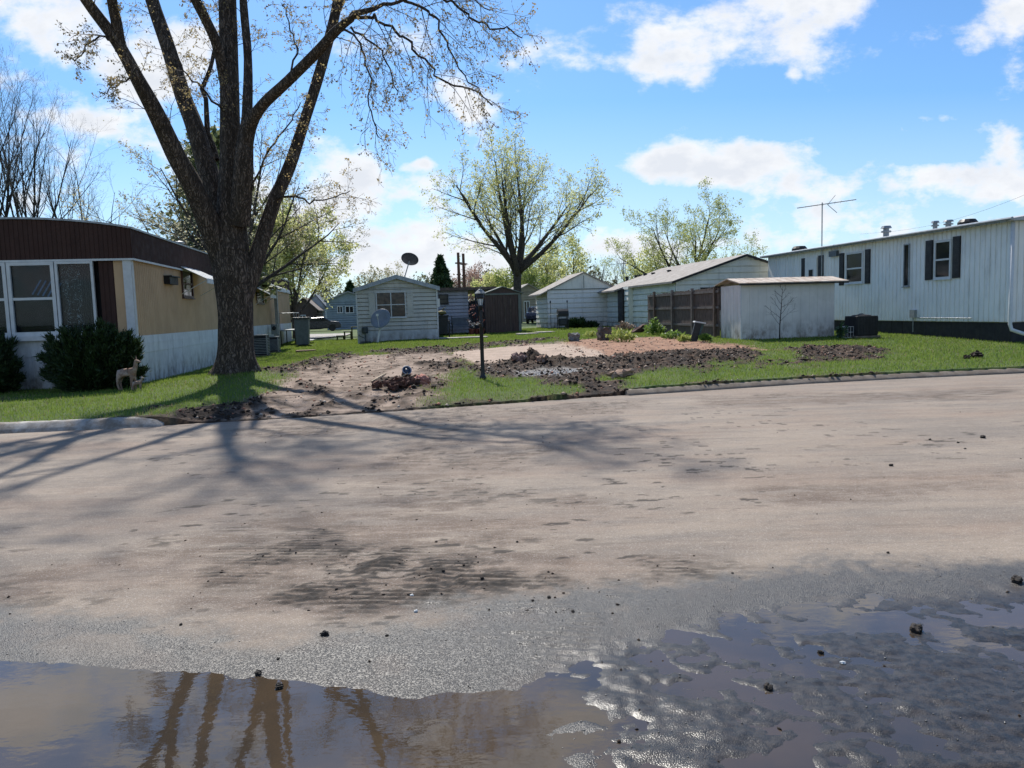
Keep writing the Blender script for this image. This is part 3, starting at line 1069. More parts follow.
# ================================================================== LEFT: brown and tan mobile home
A = P(140, 384, 18.5)
A.z = .06
zl = lambda px, py, D=18.5: P(px, py, D).z - A.z
Z_SB, Z_FB, Z_FT = zl(140, 336), zl(140, 258.5), zl(140, 228.5)
root = thing('mobile_home', 'long tan mobile home with brown fascia and white skirting behind the big tree', 'mobile home', A, YAW)
LW, LL = 5.2, 30.0
mb = MB()
ribs(mb, (0, 0), (0, LL), Z_SB, Z_FB, .15, .03, .012)
ribs(mb, (-LW, .3), (-.0, 0.3), Z_SB, Z_FB, .15, .03, .012)
mb.build('wall', tan_m, root)
# the body, so that the home is a closed volume
MB().box(-LW, -.03, .33, LL, -.1, Z_FT - .05).build('core', tan_m, root)
MB().box(-LW, .005, LL, LL + .02, -.1, Z_FT - .05).build('end_wall', tan_m, root)
mb = MB()
ribs(mb, (.05, -.02), (.05, LL), Z_FB, Z_FT, .10, .025, .012)


def arc(s):
    t = s / LW
    return Z_FT + .26 * math.sin(math.pi * min(max(t, 0), 1)) ** .8


ribs(mb, (-LW, -.02), (.05, -.02), Z_FB, Z_FT, .10, .025, .012, ztop=lambda s: Z_FT + .24 * math.sin(math.pi * min(s / (LW + .05), 1)) ** .8)
mb.box(-LW, .05, 0, .35, Z_FB + .01, Z_FB + .05)
mb.build('fascia', brown_fascia, root)
mb = MB()
n = 14
prev = None
for i in range(n):
    x0, x1 = -LW + (LW + .08) * i / n, -LW + (LW + .08) * (i + 1) / n
    za = Z_FT + .25 * math.sin(math.pi * i / n) ** .8
    zb = Z_FT + .25 * math.sin(math.pi * (i + 1) / n) ** .8 if i < n - 1 else Z_FT + .0
    mb.add([(x0, -.06, za), (x1, -.06, zb), (x1, LL, zb), (x0, LL, za), (x0, -.06, za + .045), (x1, -.06, zb + .045), (x1, LL, zb + .045), (x0, LL, za + .045)],
           [(0, 3, 2, 1), (4, 5, 6, 7), (0, 1, 5, 4), (1, 2, 6, 5), (2, 3, 7, 6), (3, 0, 4, 7)])
mb.build('roof', galv, root)
MB().box(-LW, .09, -.05, -.025, Z_FB - .035, Z_FB + .012).box(.055, .085, -.025, LL, Z_FB - .035, Z_FB + .012).build('trim', frame_w, root)
# skirting: plain white band above ribbed white panels
mb = MB()
mb.box(.0, .03, 0, LL, Z_SB - .42, Z_SB)
mb.box(.03, .04, 0, LL, Z_SB - .20, Z_SB - .18)
mb.box(-LW, .03, -.02, .0, Z_SB - .42, Z_SB)
ribs(mb, (.02, 0), (.02, LL), -.15, Z_SB - .42, .12, .03, .014)
ribs(mb, (-LW, -.0), (.02, -.0), -.15, Z_SB - .42, .12, .03, .014)
mb.build('skirting', skirt_w, root)
# white corner post of the recessed front
o = wall_hit((A.x, A.y), NV, 122, 258)[0]
MB().box(o, o + .19, -.01, .18, Z_SB, Z_FB).build('corner_post', frame_w, root)
MB().box(o + .19, .0, -.0, .02, Z_SB, Z_FB).build('corner_panel', tan_m, root)
o2 = wall_hit((A.x, A.y), NV, 97, 258)[0]
o3 = wall_hit((A.x, A.y), NV, 112, 258)[0]
mb = MB()
ribs(mb, (o2, .05), (o3, .05), Z_SB, Z_FB, .12, .03, .012)
mb.build('brown_panel', brown_fascia, root)
MB().box(o3, o, .05, .07, Z_SB, Z_FB).build('tan_panel', tan_m, root)
# big front windows
sheer = NT('thin_glass')
fr_ = sheer.node('ShaderNodeFresnel', {'IOR': 1.5}).outputs[0]
gl_ = sheer.node('ShaderNodeBsdfGlossy', {'Roughness': .02}).outputs[0]
tp_ = sheer.node('ShaderNodeBsdfTransparent', {'Color': (.78, .84, .88, 1)}).outputs[0]
sheer_m = sheer.finish(sheer.node('ShaderNodeMixShader', {0: sheer.math('MULTIPLY', fr_, .45), 1: tp_, 2: gl_}).outputs[0])
lace = NT('lace')
lv = lace.node('ShaderNodeTexVoronoi', {'Vector': lace.co.outputs['Object'], 'Scale': 34.0}).outputs['Distance']
lm = lace.math('GREATER_THAN', lace.math('ADD', lv, lace.noise(9, 3)), .78)
ls = lace.pbr((.55, .56, .52, 1), .9)
lace_m = lace.finish(lace.node('ShaderNodeMixShader', {0: lm, 1: ls, 2: lace.node('ShaderNodeBsdfTransparent').outputs[0]}).outputs[0])
drape_m = plain('drape', (.035, .045, .05, 1), .9, .4, 6, sc=(6, 1, .2))
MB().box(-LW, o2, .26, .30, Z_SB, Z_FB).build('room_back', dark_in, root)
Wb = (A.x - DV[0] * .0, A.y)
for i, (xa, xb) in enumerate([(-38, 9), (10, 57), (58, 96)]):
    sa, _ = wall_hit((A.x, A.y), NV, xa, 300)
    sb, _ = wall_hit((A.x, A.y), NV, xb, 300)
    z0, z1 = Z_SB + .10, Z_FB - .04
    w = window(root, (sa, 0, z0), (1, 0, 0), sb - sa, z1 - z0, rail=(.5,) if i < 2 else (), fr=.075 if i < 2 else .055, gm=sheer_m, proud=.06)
    if i == 2:
        c = MB()
        for k in range(12):
            xx = sa + .07 + (sb - sa - .14) * (.12 + .03 * k)
            if k < 6:
                pass
        nn = 24
        pts = []
        for k in range(nn + 1):
            s_ = k / nn
            pts.append((sa + .07 + .42 * s_, .12 + .02 * math.sin(s_ * 28)))
        c.add([(a_, b_, z0 + .05) for a_, b_ in pts] + [(a_, b_, z1 - .05) for a_, b_ in pts], [(k, k + 1, nn + 2 + k, nn + 1 + k) for k in range(nn)])
        c.build('lace_curtain', lace_m, w)
        c = MB()
        pts = [(sa + .40 + (sb - sa - .45) * k / 60, .17 + .022 * math.sin(k * .9)) for k in range(61)]
        c.add([(a_, b_, z0 + .05) for a_, b_ in pts] + [(a_, b_, z1 - .05) for a_, b_ in pts], [(k, k + 1, 62 + k, 61 + k) for k in range(60)])
        c.build('drape', drape_m, w)
    elif i == 1:
        c = MB()
        for k in range(5):
            c.obox((sa + .45 + k * .11, .13, z1 - .75 - k * .02), (.5, 0, .8), (0, 1, 0), (-.8, 0, .5), 0, .42, 0, .01, 0, .035)
        c.build('blue_strips', plain('print', (.10, .22, .38, 1), .5), w)  # slanted blue strips set behind the middle front pane
MB().box(-LW, o2 + .1, -.16, 0, Z_SB - .03, Z_SB + .08).build('window_ledge', frame_w, root)
# side: vent, windows, awnings
def side_pt(px, py, x0=0.0):
    s, z = wall_hit((A.x + NV[0] * x0, A.y + NV[1] * x0), DV, px, py)
    return s, z - A.z
s0, z0 = side_pt(164, 284); s1, z1 = side_pt(172, 278)
mb = MB(); mb.box(0, .16, s0, s1, z0, z1 + .02); mb.box(0, .22, s0 - .02, s1 + .02, z1 + .0, z1 + .03)
mb.build('wall_vent', trim_dk, root)
for (xa, ya, xb, yb) in [(180.5, 270, 193, 298), (256, 293, 263.5, 304)]:
    wall_window(root, A, ('y', .0, 1), xa, ya, xb, yb, fr=.07, fm=plain('brown_frame', (.10, .045, .035, 1), .5), rail=(.5,))
awn = plain('awning_aluminium', (.62, .63, .62, 1), .5, .15, 3, metal=.1, grime=.2)
for (xa, ya, xb, out) in [(179, 266.5, 206, .75), (254, 287, 262.5, .7), (258, 281, 277, 1.0)]:
    s0, zt = side_pt(xa, ya)
    s1 = min(side_pt(xb - 8 if xb < 210 else xb - 2, ya)[0], s0 + 3.5)
    if s1 - s0 < 1: s1 = s0 + 1.3
    mb = MB()
    k = 7
    for i in range(k):
        a_, b_ = s0 + (s1 - s0) * i / k, s0 + (s1 - s0) * (i + 1) / k
        dz = .012 * (i % 2)
        mb.add([(.02, a_, zt + dz), (.02, b_, zt + dz), (out, b_, zt - .38 + dz), (out, a_, zt - .38 + dz),
                (.02, a_, zt + .02 + dz), (.02, b_, zt + .02 + dz), (out, b_, zt - .36 + dz), (out, a_, zt - .36 + dz)],
               [(0, 3, 2, 1), (4, 5, 6, 7), (0, 1, 5, 4), (1, 2, 6, 5), (2, 3, 7, 6), (3, 0, 4, 7)])
        mb.box(out - .01, out + .012, a_ + .01, b_ - .01, zt - .50, zt - .36)
    for yy in (s0 + .03, s1 - .03):
        mb.tube([(.02, yy, zt - .8), (out - .03, yy, zt - .42)], .012, 5)
    mb.build('awning', awn, root)
# post under the last awning
s0, z0 = side_pt(271, 333); s1, z1 = side_pt(271, 290)
MB().box(.25, .40, s0, s0 + .3, -.1, z1 + .2).build('awning_post', galv, root)
for (py_, px_) in [(228, 160), (226, 205)]:
    pass
s0, _ = side_pt(160, 231)
MB().lathe([(.14, 0), (.14, .12), (.2, .14), (.2, .17), (.02, .22)], 12, (-1.2, s0 + 1, Z_FT + .24)).build('roof_vent', galv, root)
MB().lathe([(.1, 0), (.1, .22), (.17, .24), (.17, .28), (.02, .32)], 12, (-1.0, s0 + 6, Z_FT + .22)).build('roof_vent', galv, root)
HOME_L = root

# ================================================================== RIGHT: white ribbed mobile home
A = P(1010, 340, 22)
A.z = Hs(A.x, A.y) - .02
zz = lambda py: P(1010, py, 22).z - A.z
Z_SB, Z_E = zz(321.8), zz(221)
root = thing('mobile_home', 'white ribbed mobile home with dark shutters at the right edge', 'mobile home', A, YAW)
LR = (wall_hit((A.x, A.y), DV, 768, 300)[0])
WR = 4.6
mb = MB()
ribs(mb, (0, LR), (0, 0), Z_SB, Z_E, .2, .05, .045)
ribs(mb, (0, 0), (WR, 0), Z_SB, Z_E, .2, .05, .045)
ribs(mb, (WR, LR), (0, LR), Z_SB, Z_E, .2, .035, .016)
mb.build('wall', blue_s, root)
MB().box(.06, WR - .03, .06, LR - .03, Z_SB - .02, Z_E).build('core', blue_s, root)
MB().box(-.006, .03, -.02, .04, Z_SB, Z_E).build('corner_trim', white_s, root)
mb = MB()
mb.prism([(-.22, Z_E - .015), (-.22, Z_E + .06), (WR / 2, Z_E + .42), (WR + .22, Z_E + .06), (WR + .22, Z_E - .015), (WR, Z_E + .0), (WR / 2, Z_E + .02), (0, Z_E)], 'y', -.25, LR + .2)
mb.build('roof', plain('white_metal_roof', (.45, .46, .46, 1), .5, .25, 2, grime=.4), root)
mb = MB()
for i in range(int(LR / .25)):
    y = .0 + i * .25
    mb.box(-.24, -.222, y, y + .235, Z_E - .02, Z_E + .075)
mb.tube([(-.27, -.25, Z_E + .05), (-.27, LR + .2, Z_E + .05)], .045, 8)
mb.build('gutter', galv, root)
MB().prism([(.3, Z_E + .01), (WR / 2, Z_E + .36), (WR, Z_E + .01)], 'y', -.262, -.252).build('gable_panel', trim_dk, root)
mb = MB()
ribs(mb, (.08, LR), (.08, .05), -.15, Z_SB, .6, .03, .01)
ribs(mb, (.08, .08), (WR, .08), -.15, Z_SB, .6, .03, .01)
mb.box(.1, WR, .1, LR, -.2, Z_SB)
mb.build('skirting', plain('black_skirting', (.018, .018, .022, 1), .6, .3, 3), root)
def rp(px, py):
    s, z = wall_hit((A.x, A.y), DV, px, py)
    return s, z - A.z
wall_window(root, A, ('y', 0, -1), 952.3, 240, 934.3, 279, fr=.07, rail=(.5,), off=.0)
wall_window(root, A, ('y', 0, -1), 863.8, 252, 846, 283.5, fr=.07, rail=(.48,), off=.0)
wall_window(root, A, ('y', 0, -1), 910.4, 244, 903.8, 286.5, fr=.035, rail=(), off=.0, fm=galv)
for xa, xb, yt, yb in [(926.1, 933, 240.5, 280), (953.2, 960.6, 236.3, 278), (839.9, 844.4, 253.2, 285.4), (865.6, 870.6, 249.3, 283.6), (802, 805.2, 258.3, 285), (818.8, 823.7, 255.4, 284)]:
    sa, sb = rp(xa, 260)[0], rp(xb, 260)[0]
    xm = (xa + xb) / 2
    shutter(root, 0, min(sa, sb), max(sa, sb), rp(xm, yb)[1], rp(xm, yt)[1], -1)
# rear door with small window
sa, sb = rp(806, 260)[0], rp(817.6, 260)[0]
dr = MB().box(-.05, .0, sb, sa, Z_SB, rp(812, 258)[1]).build('door', white_s, root)
window(dr, Vector((-.05, sa - .28, rp(812, 278)[1])), (0, -1, 0), (sa - sb) * .45, .38, fr=.04, gm=glass_m, rail=(), proud=.015)
# small hood over the meter
sa, sb = rp(831.5, 252)[0], rp(839, 252)[0]
MB().box(-.12, -.0, sb, sa, rp(835, 256.5)[1], rp(835, 251)[1]).build('light_hood', plain('grey_hood', (.10, .12, .14, 1), .5), root)
# meter box and conduit
s_, z_ = rp(914.5, 314)
MB().box(-.10, -.0, s_ - .12, s_ + .12, z_ - .12, z_ + .14).tube([(-.05, s_, z_ - .1), (-.05, s_, z_ - .6)], .018, 6).build('meter_box', galv, root)
mb = MB()
a_, b_ = rp(918, 318)[0], rp(972, 318)[0]
mb.tube([(-.03, b_, Z_SB + .10), (-.03, a_, Z_SB + .10)], .012, 6)
mb.build('pipe', galv, root)
# roof stacks
def stack(px, py, r, h, cap=True, m=None):
    ss = rp(px, 250)[0]
    zb = Z_E + .10
    zt = P(px, py, 1).z
    mb = MB()
    x = .35
    zz0 = Z_E + .08
    if cap:
        mb.lathe([(r, 0), (r, h * .5), (r * 1.7, h * .5), (r * 1.7, h * .62), (r, h * .64), (r, h * .8), (r * 1.9, h * .82), (r * 1.5, h)], 12, (x, ss, zz0))
    else:
        mb.lathe([(r * 1.6, 0), (r * 1.6, h * .6), (r * 1.2, h)], 12, (x, ss, zz0))
    return mb.build('roof_vent', m or galv, root)
stack(877, 226, .10, .46)
stack(925, 224, .07, .34)
stack(938, 222, .085, .30)
stack(957, 221, .18, .22, False, trim_dk)
stack(792, 248, .20, .25, False, trim_dk)
# downspout with an elbow leaving over the lawn
mb = MB()
zb = rp(1008, 324)[1]
mb.tube([(-.06, -.05, Z_E - .02), (-.06, -.05, zb), (-.04, -.09, zb - .16), (.10, -.35, zb - .27), (.75, -1.0, .10), (1.1, -1.25, .06)], .055, 10)
mb.build('downspout', frame_w, root, True)
HOME_R = root

# antenna on a mast against the wall
pa = P(825, 282, 1)
s_, z_ = wall_hit((A.x, A.y), DV, 824.5, 262)
mx, my = A.x + DV[0] * s_ - NV[0] * .12, A.y + DV[1] * s_ - NV[1] * .12
gz = Hs(mx, my)
zt = P(824, 205, my).z
ant = thing('television_antenna', 'tall thin rooftop antenna on a mast against the white home', 'antenna', (mx, my, gz))
MB().tube([(0, 0, 0), (0, 0, zt - gz + .1)], .022, 6).build('mast', galv, ant)
mb = MB()
u_ = Vector((.93, -.36, 0)).normalized(); w_ = Vector((.36, .93, 0))
zb_ = zt - gz
mb.tube([Vector((0, 0, zb_)) - u_ * .95 + Vector((0, 0, -.05)), Vector((0, 0, zb_)) + u_ * 1.25 + Vector((0, 0, .12))], .016, 6)
for k in range(10):
    c = Vector((0, 0, zb_)) + u_ * (-.85 + k * .22) + Vector((0, 0, .015 * k - .04))
    l = .16 + .04 * k if k < 8 else .2
    mb.tube([c - w_ * l, c + w_ * l], .007, 4)
c = Vector((0, 0, zb_)) + u_ * .2
mb.tube([c, c + Vector((.35, .1, .38))], .012, 5)
mb.tube([c, c + Vector((.42, .1, -.32))], .012, 5)
mb.build('boom', plain('aluminium', (.16, .17, .18, 1), .4, metal=.6), ant)

# ================================================================== shed in front of it
A = P(741, 338, 26)
A.z = Hs(A.x, A.y) - .02
zt = P(741, 285, 26).z - A.z
Wd = wall_hit((A.x, A.y), NV, 834.5, 300)[0]
Ld = wall_hit((A.x, A.y), DV, 720.5, 300)[0]
root = thing('garden_shed', 'low grey white panelled shed with rusty tan roof beside the wood fence', 'shed', A, YAW)
mb = MB()
ribs(mb, (0, 0), (Wd, 0), 0, zt, .30, .012, .008)
ribs(mb, (0, Ld), (0, 0), 0, zt, .28, .03, .02)
ribs(mb, (Wd, 0), (Wd, Ld), 0, zt, .28, .03, .02)
mb.box(.02, Wd - .02, .02, Ld, -.1, zt)
mb.build('wall', shed_m, root)
MB().box(-.012, .03, -.012, .03, 0, zt).build('corner_trim', frame_w, root)
rt = plain('rusty_roof', (.52, .45, .38, 1), .8, .3, 3, .3, 30, col2=(.34, .26, .20, 1))
mb = MB()
nr = 12
x0, x1 = -.14, Wd + .42
for i in range(nr):
    a_, b_ = x0 + (x1 - x0) * i / nr, x0 + (x1 - x0) * (i + 1) / nr - .02
    mb.add([(a_, -.20, zt + .03), (b_, -.20, zt + .03), (b_, Ld / 2, zt + .22), (a_, Ld / 2, zt + .22), (a_, Ld + .2, zt + .03), (b_, Ld + .2, zt + .03),
            (a_, -.20, zt + .06), (b_, -.20, zt + .06), (b_, Ld / 2, zt + .25), (a_, Ld / 2, zt + .25), (a_, Ld + .2, zt + .06), (b_, Ld + .2, zt + .06)],
           [(0, 3, 2, 1), (3, 4, 5, 2)[::-1], (6, 7, 8, 9), (9, 8, 11, 10), (0, 1, 7, 6), (0, 6, 9, 3), (3, 9, 10, 4), (1, 2, 8, 7), (2, 5, 11, 8), (4, 10, 11, 5)])
mb.build('roof', rt, root)
MB().box(x0, x1, -.19, -.15, zt - .02, zt + .028).box(x0, x1, Ld + .12, Ld + .16, zt - .02, zt + .028).build('eave_board', trim_dk, root)
SHED = (A.copy(), Wd, Ld)
# short iron bracket and stub post behind it
# ================================================================== wooden fence along the drive
Fz = lambda x, y: Hs(x, y)
f0 = P(719.5, 338, 27.6)
froot = thing('wooden_fence', 'weathered brown board fence panels beside the shed', 'fence', (f0.x, f0.y, Fz(f0.x, f0.y)), YAW)
LF = 7.6
mb = MB()
y = 0.0
hF = 1.80
rnd = random.Random(3)
while y < LF:
    w_ = .14
    t_ = hF + rnd.uniform(-.03, .03) - .012 * y
    mb.box(.0, .02, y, y + w_ - .008, .05 + rnd.uniform(0, .04), t_)
    y += w_
mb.build('boards', wood_old, froot)
mb = MB()
for z_ in (.40, 1.05, 1.62):
    mb.box(-.045, -.002, 0, LF, z_, z_ + .085)
mb.build('rails', plain('grey_rail', (.16, .14, .125, 1), .85, .4, 4, .3), froot)
for k in range(4):
    px_ = [716, 693.5, 673.5, 655.5][k]
    s_, _ = wall_hit((f0.x, f0.y), DV, px_, 310)
    MB().box(-.10, .0 - .003, s_ - .05, s_ + .05, -.1, hF + .04).build('post', wood_old if k in (0, 3) else plain('grey_post', (.17, .15, .135, 1), .85, .4, 4, .3), froot)
mb = MB()
for k in range(4):
    mb.box(.03 + k * .125, .03 + k * .125 + .115, -.05, -.03, 0.02, hF + rnd.uniform(0, .08))
mb.build('end_boards', wood_old, froot)

# ================================================================== house with the long tan roof
A = P(676, 330, 36)
A.z = Hs(A.x, A.y)
root = thing('gabled_house', 'pale house with long tan shingle roof behind the wood fence', 'house', A, YAW)
ze = P(676, 281.5, 36).z - A.z
HW = 6.9
pk, zp = wall_hit((A.x, A.y), NV, 745, 256)
zp -= A.z
LH = wall_hit((A.x, A.y), DV, 633, 300)[0]
mb = MB()
sl = (zp - ze) / pk
laps(mb, (0, 0), (HW, 0), 0, ze, .30)
laps(mb, (0, 0), (HW, 0), ze, zp, .30, lim=lambda z: ((z - ze) / sl, max((z - ze) / sl, 2 * pk - (z - ze) / sl)))
laps(mb, (0, LH), (0, 0), 0, ze, .30)
laps(mb, (-.25, LH + 4.2), (-.25, LH), 0, ze, .30)
mb.add([(-.25, LH, 0), (0, LH, 0), (0, LH, ze), (-.25, LH, ze)], [(0, 1, 2, 3)])
mb.box(.06, HW, .06, LH + 4.2, -.2, ze - .02)
mb.build('wall', green_s, root)
mb = MB()
o_ = .25
def slab_roof(mb, x0, z0, x1, z1, y0, y1, th=.09):
    mb.add([(x0, y0, z0), (x1, y0, z1), (x1, y1, z1), (x0, y1, z0), (x0, y0, z0 + th), (x1, y0, z1 + th), (x1, y1, z1 + th), (x0, y1, z0 + th)],
           [(0, 3, 2, 1), (4, 5, 6, 7), (0, 1, 5, 4), (1, 2, 6, 5), (2, 3, 7, 6), (3, 0, 4, 7)])
slab_roof(mb, -o_, ze - o_ * sl, pk, zp, -.2, LH + 1.0)
slab_roof(mb, pk, zp, 2 * pk + o_, ze - o_ * sl, -.2, LH + 1.0)
slab_roof(mb, -.75, ze - .75 * sl, pk, zp - .003, LH + 1.0, LH + 4.8)
rf = mb.build('roof', roof_tan, root)
mb = MB()
for x0_, z0_, x1_, z1_ in [(-o_, ze - o_ * sl, pk, zp), (pk, zp, 2 * pk + o_, ze - o_ * sl)]:
    mb.add([(x0_, -.225, z0_ - .02), (x1_, -.225, z1_ - .02), (x1_, -.225, z1_ + .08), (x0_, -.225, z0_ + .08), (x0_, -.203, z0_ - .02), (x1_, -.203, z1_ - .02), (x1_, -.203, z1_ + .08), (x0_, -.203, z0_ + .08)],
           [(0, 1, 2, 3), (4, 7, 6, 5), (0, 4, 5, 1), (3, 2, 6, 7), (0, 3, 7, 4), (1, 5, 6, 2)])
mb.build('rake_board', trim_dk, root)
for px, py in [(669, 267.5), (653, 272), (640, 276), (645, 273), (627, 276), (636, 279)]:
    # little vents on the left slope
    s_, _ = wall_hit((A.x + NV[0] * pk * .6, A.y + NV[1] * pk * .6), DV, px, py)
    xx = pk * .6
    MB().lathe([(.10, -.2), (.10, .04), (.15, .05), (.12, .10)], 8, (xx, max(s_, .3), ze + xx * sl + .08)).build('roof_vent', trim_dk, rf)
MB().tube([(-.08, LH + .1, ze), (-.08, LH + .1, 0)], .045, 8).build('downspout', frame_w, root)
s0, s1 = wall_hit((A.x - .25 * NV[0], A.y - .25 * NV[1]), DV, 619.5, 300)[0], wall_hit((A.x - .25 * NV[0], A.y - .25 * NV[1]), DV, 624.5, 300)[0]
MB().box(-.36, -.262, s1, s0, .35, ze - .1).build('screen_door', trim_dk, root)
window(root, (1.2, -.016, .95), (1, 0, 0), 2.3, 1.05, fr=.06, fm=trim_dk, cols=3, rail=(), label=None)

# ================================================================== white garage
A = P(548, 329, 46)
A.z = Hs(A.x, A.y) - .02
root = thing('garage', 'small white lap sided garage with gable facing the torn up lot', 'garage', A, YAW)
WG = wall_hit((A.x, A.y), NV, 617.5, 300)[0]
ze = P(548, 291.5, 46).z - A.z
pk, zp = wall_hit((A.x, A.y), NV, 583.5, 273)
zp -= A.z
LG = wall_hit((A.x, A.y), DV, 536, 300)[0]
sl = (zp - ze) / pk
mb = MB()
laps(mb, (0, 0), (WG, 0), 0, ze + .1, .29)
laps(mb, (0, LG), (0, 0), 0, ze, .29)
mb.box(.06, WG, .06, LG, -.2, ze - .02)
mb.build('wall', white_s, root)
mb = MB()
mb.prism([(0, ze + .1), (WG, ze + .1), (pk, zp)], 'y', -.02, .05)
g_ = mb.build('gable_panel', green_s, root)
MB().box(pk - .02, pk + .02, -.03, -.021, ze + .15, zp - .15).box(0, WG, -.05, -.021, ze + .07, ze + .12).build('batten', sage, g_)
mb = MB()
slab_roof(mb, -.45, ze - .45 * sl, pk, zp, -.12, LG + .2, .07)
slab_roof(mb, pk, zp, WG + .2, ze - .2 * sl, -.12, LG + .2, .07)
mb.build('roof', roof_tan, root)

# ================================================================== grey home with the dish on its roof
A = P(358.5, 343, 38)
A.z = Hs(A.x, A.y) - .02
root = thing('mobile_home', 'grey lap sided mobile home with gable end and dish on its roof', 'mobile home', A, YAW)
W_ = wall_hit((A.x, A.y), NV, 437.5, 310)[0]
ze = P(357, 289, 38).z - A.z
pk, zp = wall_hit((A.x, A.y), NV, 397, 276)
zp -= A.z
pk = W_ / 2
zs = P(360, 331.5, 38).z - A.z
sl = (zp - ze) / pk
mb = MB()
laps(mb, (0, 0), (W_, 0), zs, ze, .2)
laps(mb, (0, 0), (W_, 0), ze, zp, .2, lim=lambda z: ((z - ze) / sl, max((z - ze) / sl, W_ - (z - ze) / sl)))
laps(mb, (W_, 0), (W_, 13), zs, ze, .2)
laps(mb, (0, 13), (0, 0), zs, ze, .2)
mb.box(0.05, W_ - .05, .05, 13, -.1, ze)
mb.build('wall', grey_s, root)
MB().box(-.03, W_ + .03, -.03, -.001, -.15, zs).box(W_, W_ + .03, -.03, 13, -.15, zs).build('skirting', plain('grey_skirting', (.58, .61, .61, 1), .6, .15, 2, grime=.3), root)
MB().box(-.03, .04, -.045, -.021, zs, ze).build('corner_trim', frame_w, root)
MB().box(W_ - .04, W_ + .03, -.045, -.021, zs, ze).build('corner_trim', frame_w, root)
mb = MB()
slab_roof(mb, -.12, ze - .12 * sl, pk, zp, -.2, 13.2, .05)
slab_roof(mb, pk, zp, W_ + .12, ze - .12 * sl, -.2, 13.2, .05)
mb.build('roof', roof_grey, root)
mb = MB()
for x0_, z0_, x1_, z1_ in [(-.14, ze - .14 * sl, pk, zp), (pk, zp, W_ + .14, ze - .14 * sl)]:
    mb.add([(x0_, -.24, z0_ - .14), (x1_, -.24, z1_ - .14), (x1_, -.24, z1_ + .06), (x0_, -.24, z0_ + .06), (x0_, -.203, z0_ - .14), (x1_, -.203, z1_ - .14), (x1_, -.203, z1_ + .06), (x0_, -.203, z0_ + .06)],
           [(0, 1, 2, 3), (4, 7, 6, 5), (0, 4, 5, 1), (3, 2, 6, 7), (0, 3, 7, 4), (1, 5, 6, 2)])
mb.build('rake_board', plain('rake_grey', (.40, .43, .46, 1), .6), root)
brownwin = plain('brownish_glass', (.06, .035, .028, 1), .12, .6, 3, col2=(.02, .02, .025, 1))
wall_window(root, A, ('x',), 375.5, 292, 406.5, 317.3, cols=2, rail=(.5,), fr=.05, gm=brownwin, off=.014)
for xa, xb in [(368.5, 375), (407, 413)]:
    s0 = wall_hit((A.x, A.y), NV, xa, 300)[0]; s1 = wall_hit((A.x, A.y), NV, xb, 300)[0]
    mb = MB(); mb.box(s0, s1, -.045, -.015, P(xa, 317, 38).z - A.z, P(xa, 292.5, 38).z - A.z)
    for k in range(12):
        z_ = P(xa, 316, 38).z - A.z + k * .1
        mb.box(s0 + .04, s1 - .04, -.055, -.045, z_, z_ + .05)
    mb.build('shutter', grey_s, root)
MB().box(W_ + .0, W_ + .14, .15, .5, 1.75, 2.15).build('meter_box', white_s, root)
mb = MB()
mb.lathe([(.14, 0), (.16, .06), (.16, .26), (.1, .32)], 10, (.35, -.25, .55)).tube([(.35, -.25, 0), (.35, -.25, .6)], .025, 6).tube([(.35, -.25, .3), (.05, -.25, .45), (.05, -.1, .5)], .02, 6).box(.1, .6, -.32, -.2, .10, .16)
gm = mb.build('gas_meter', plain('meter_grey', (.06, .075, .08, 1), .5), root)
GREY = A.copy()
dish_m = plain('dish_grey', (.20, .24, .29, 1), .5, .2, 3)
dish_dk = plain('dish_dark', (.045, .050, .058, 1), .6, .2, 3)


def dish(name, label, base, head, r, tiltdir, mat, polemat, polr):
    root = thing(name, label, 'satellite dish', base)
    head = Vector(head) - Vector(base)
    prof = [(r * t, (t * t) * r * .22) for t in (0.001, .25, .5, .75, 1.0)] + [(r, r * .22 + .02)] + [(r * t, (t * t) * r * .22 + .03) for t in (.98, .6, .2)] + [(.001, .03)]
    mb = MB()
    b = len(mb.v)
    q = Vector(tiltdir).normalized().to_track_quat('Z', 'Y').to_matrix()
    tmp = MB().lathe(prof, 28)
    mb.add([q @ Vector(v) + head for v in tmp.v], tmp.f)
    mb.build('reflector', mat, root, True)
    mb = MB()
    hb = head - Vector(tiltdir).normalized() * .02
    mb.tube([(0, 0, 0), hb], polr, 8)
    mb.build('mast', polemat, root)
    mb = MB()
    f_ = head + Vector(tiltdir).normalized() * r * .95
    mb.tube([head + q @ Vector((0, -r * .9, r * .2)), f_], .012, 5)
    mb.obox(f_, (1, 0, 0), (0, 1, 0), (0, 0, 1), -.05, .05, -.06, .06, -.05, .05)
    mb.build('feed_arm', polemat, root)
    return root


b_ = P(404.5, 277.5, 40.0)
h_ = P(409.5, 260.5, 40.0)
dish('satellite_dish', 'dark oval satellite dish mounted on the grey home roof', b_, h_, .45, (.1, .55, .62), dish_dk, galv, .028)
b_ = G(377.5, 343)
h_ = P(381.5, 319.5, b_.y)
dish('satellite_dish', 'grey round satellite dish on a white pole in the lawn', b_, h_, .50, (-.25, -.85, .45), dish_m, plain('white_pole', (.85, .85, .83, 1), .5), .05)

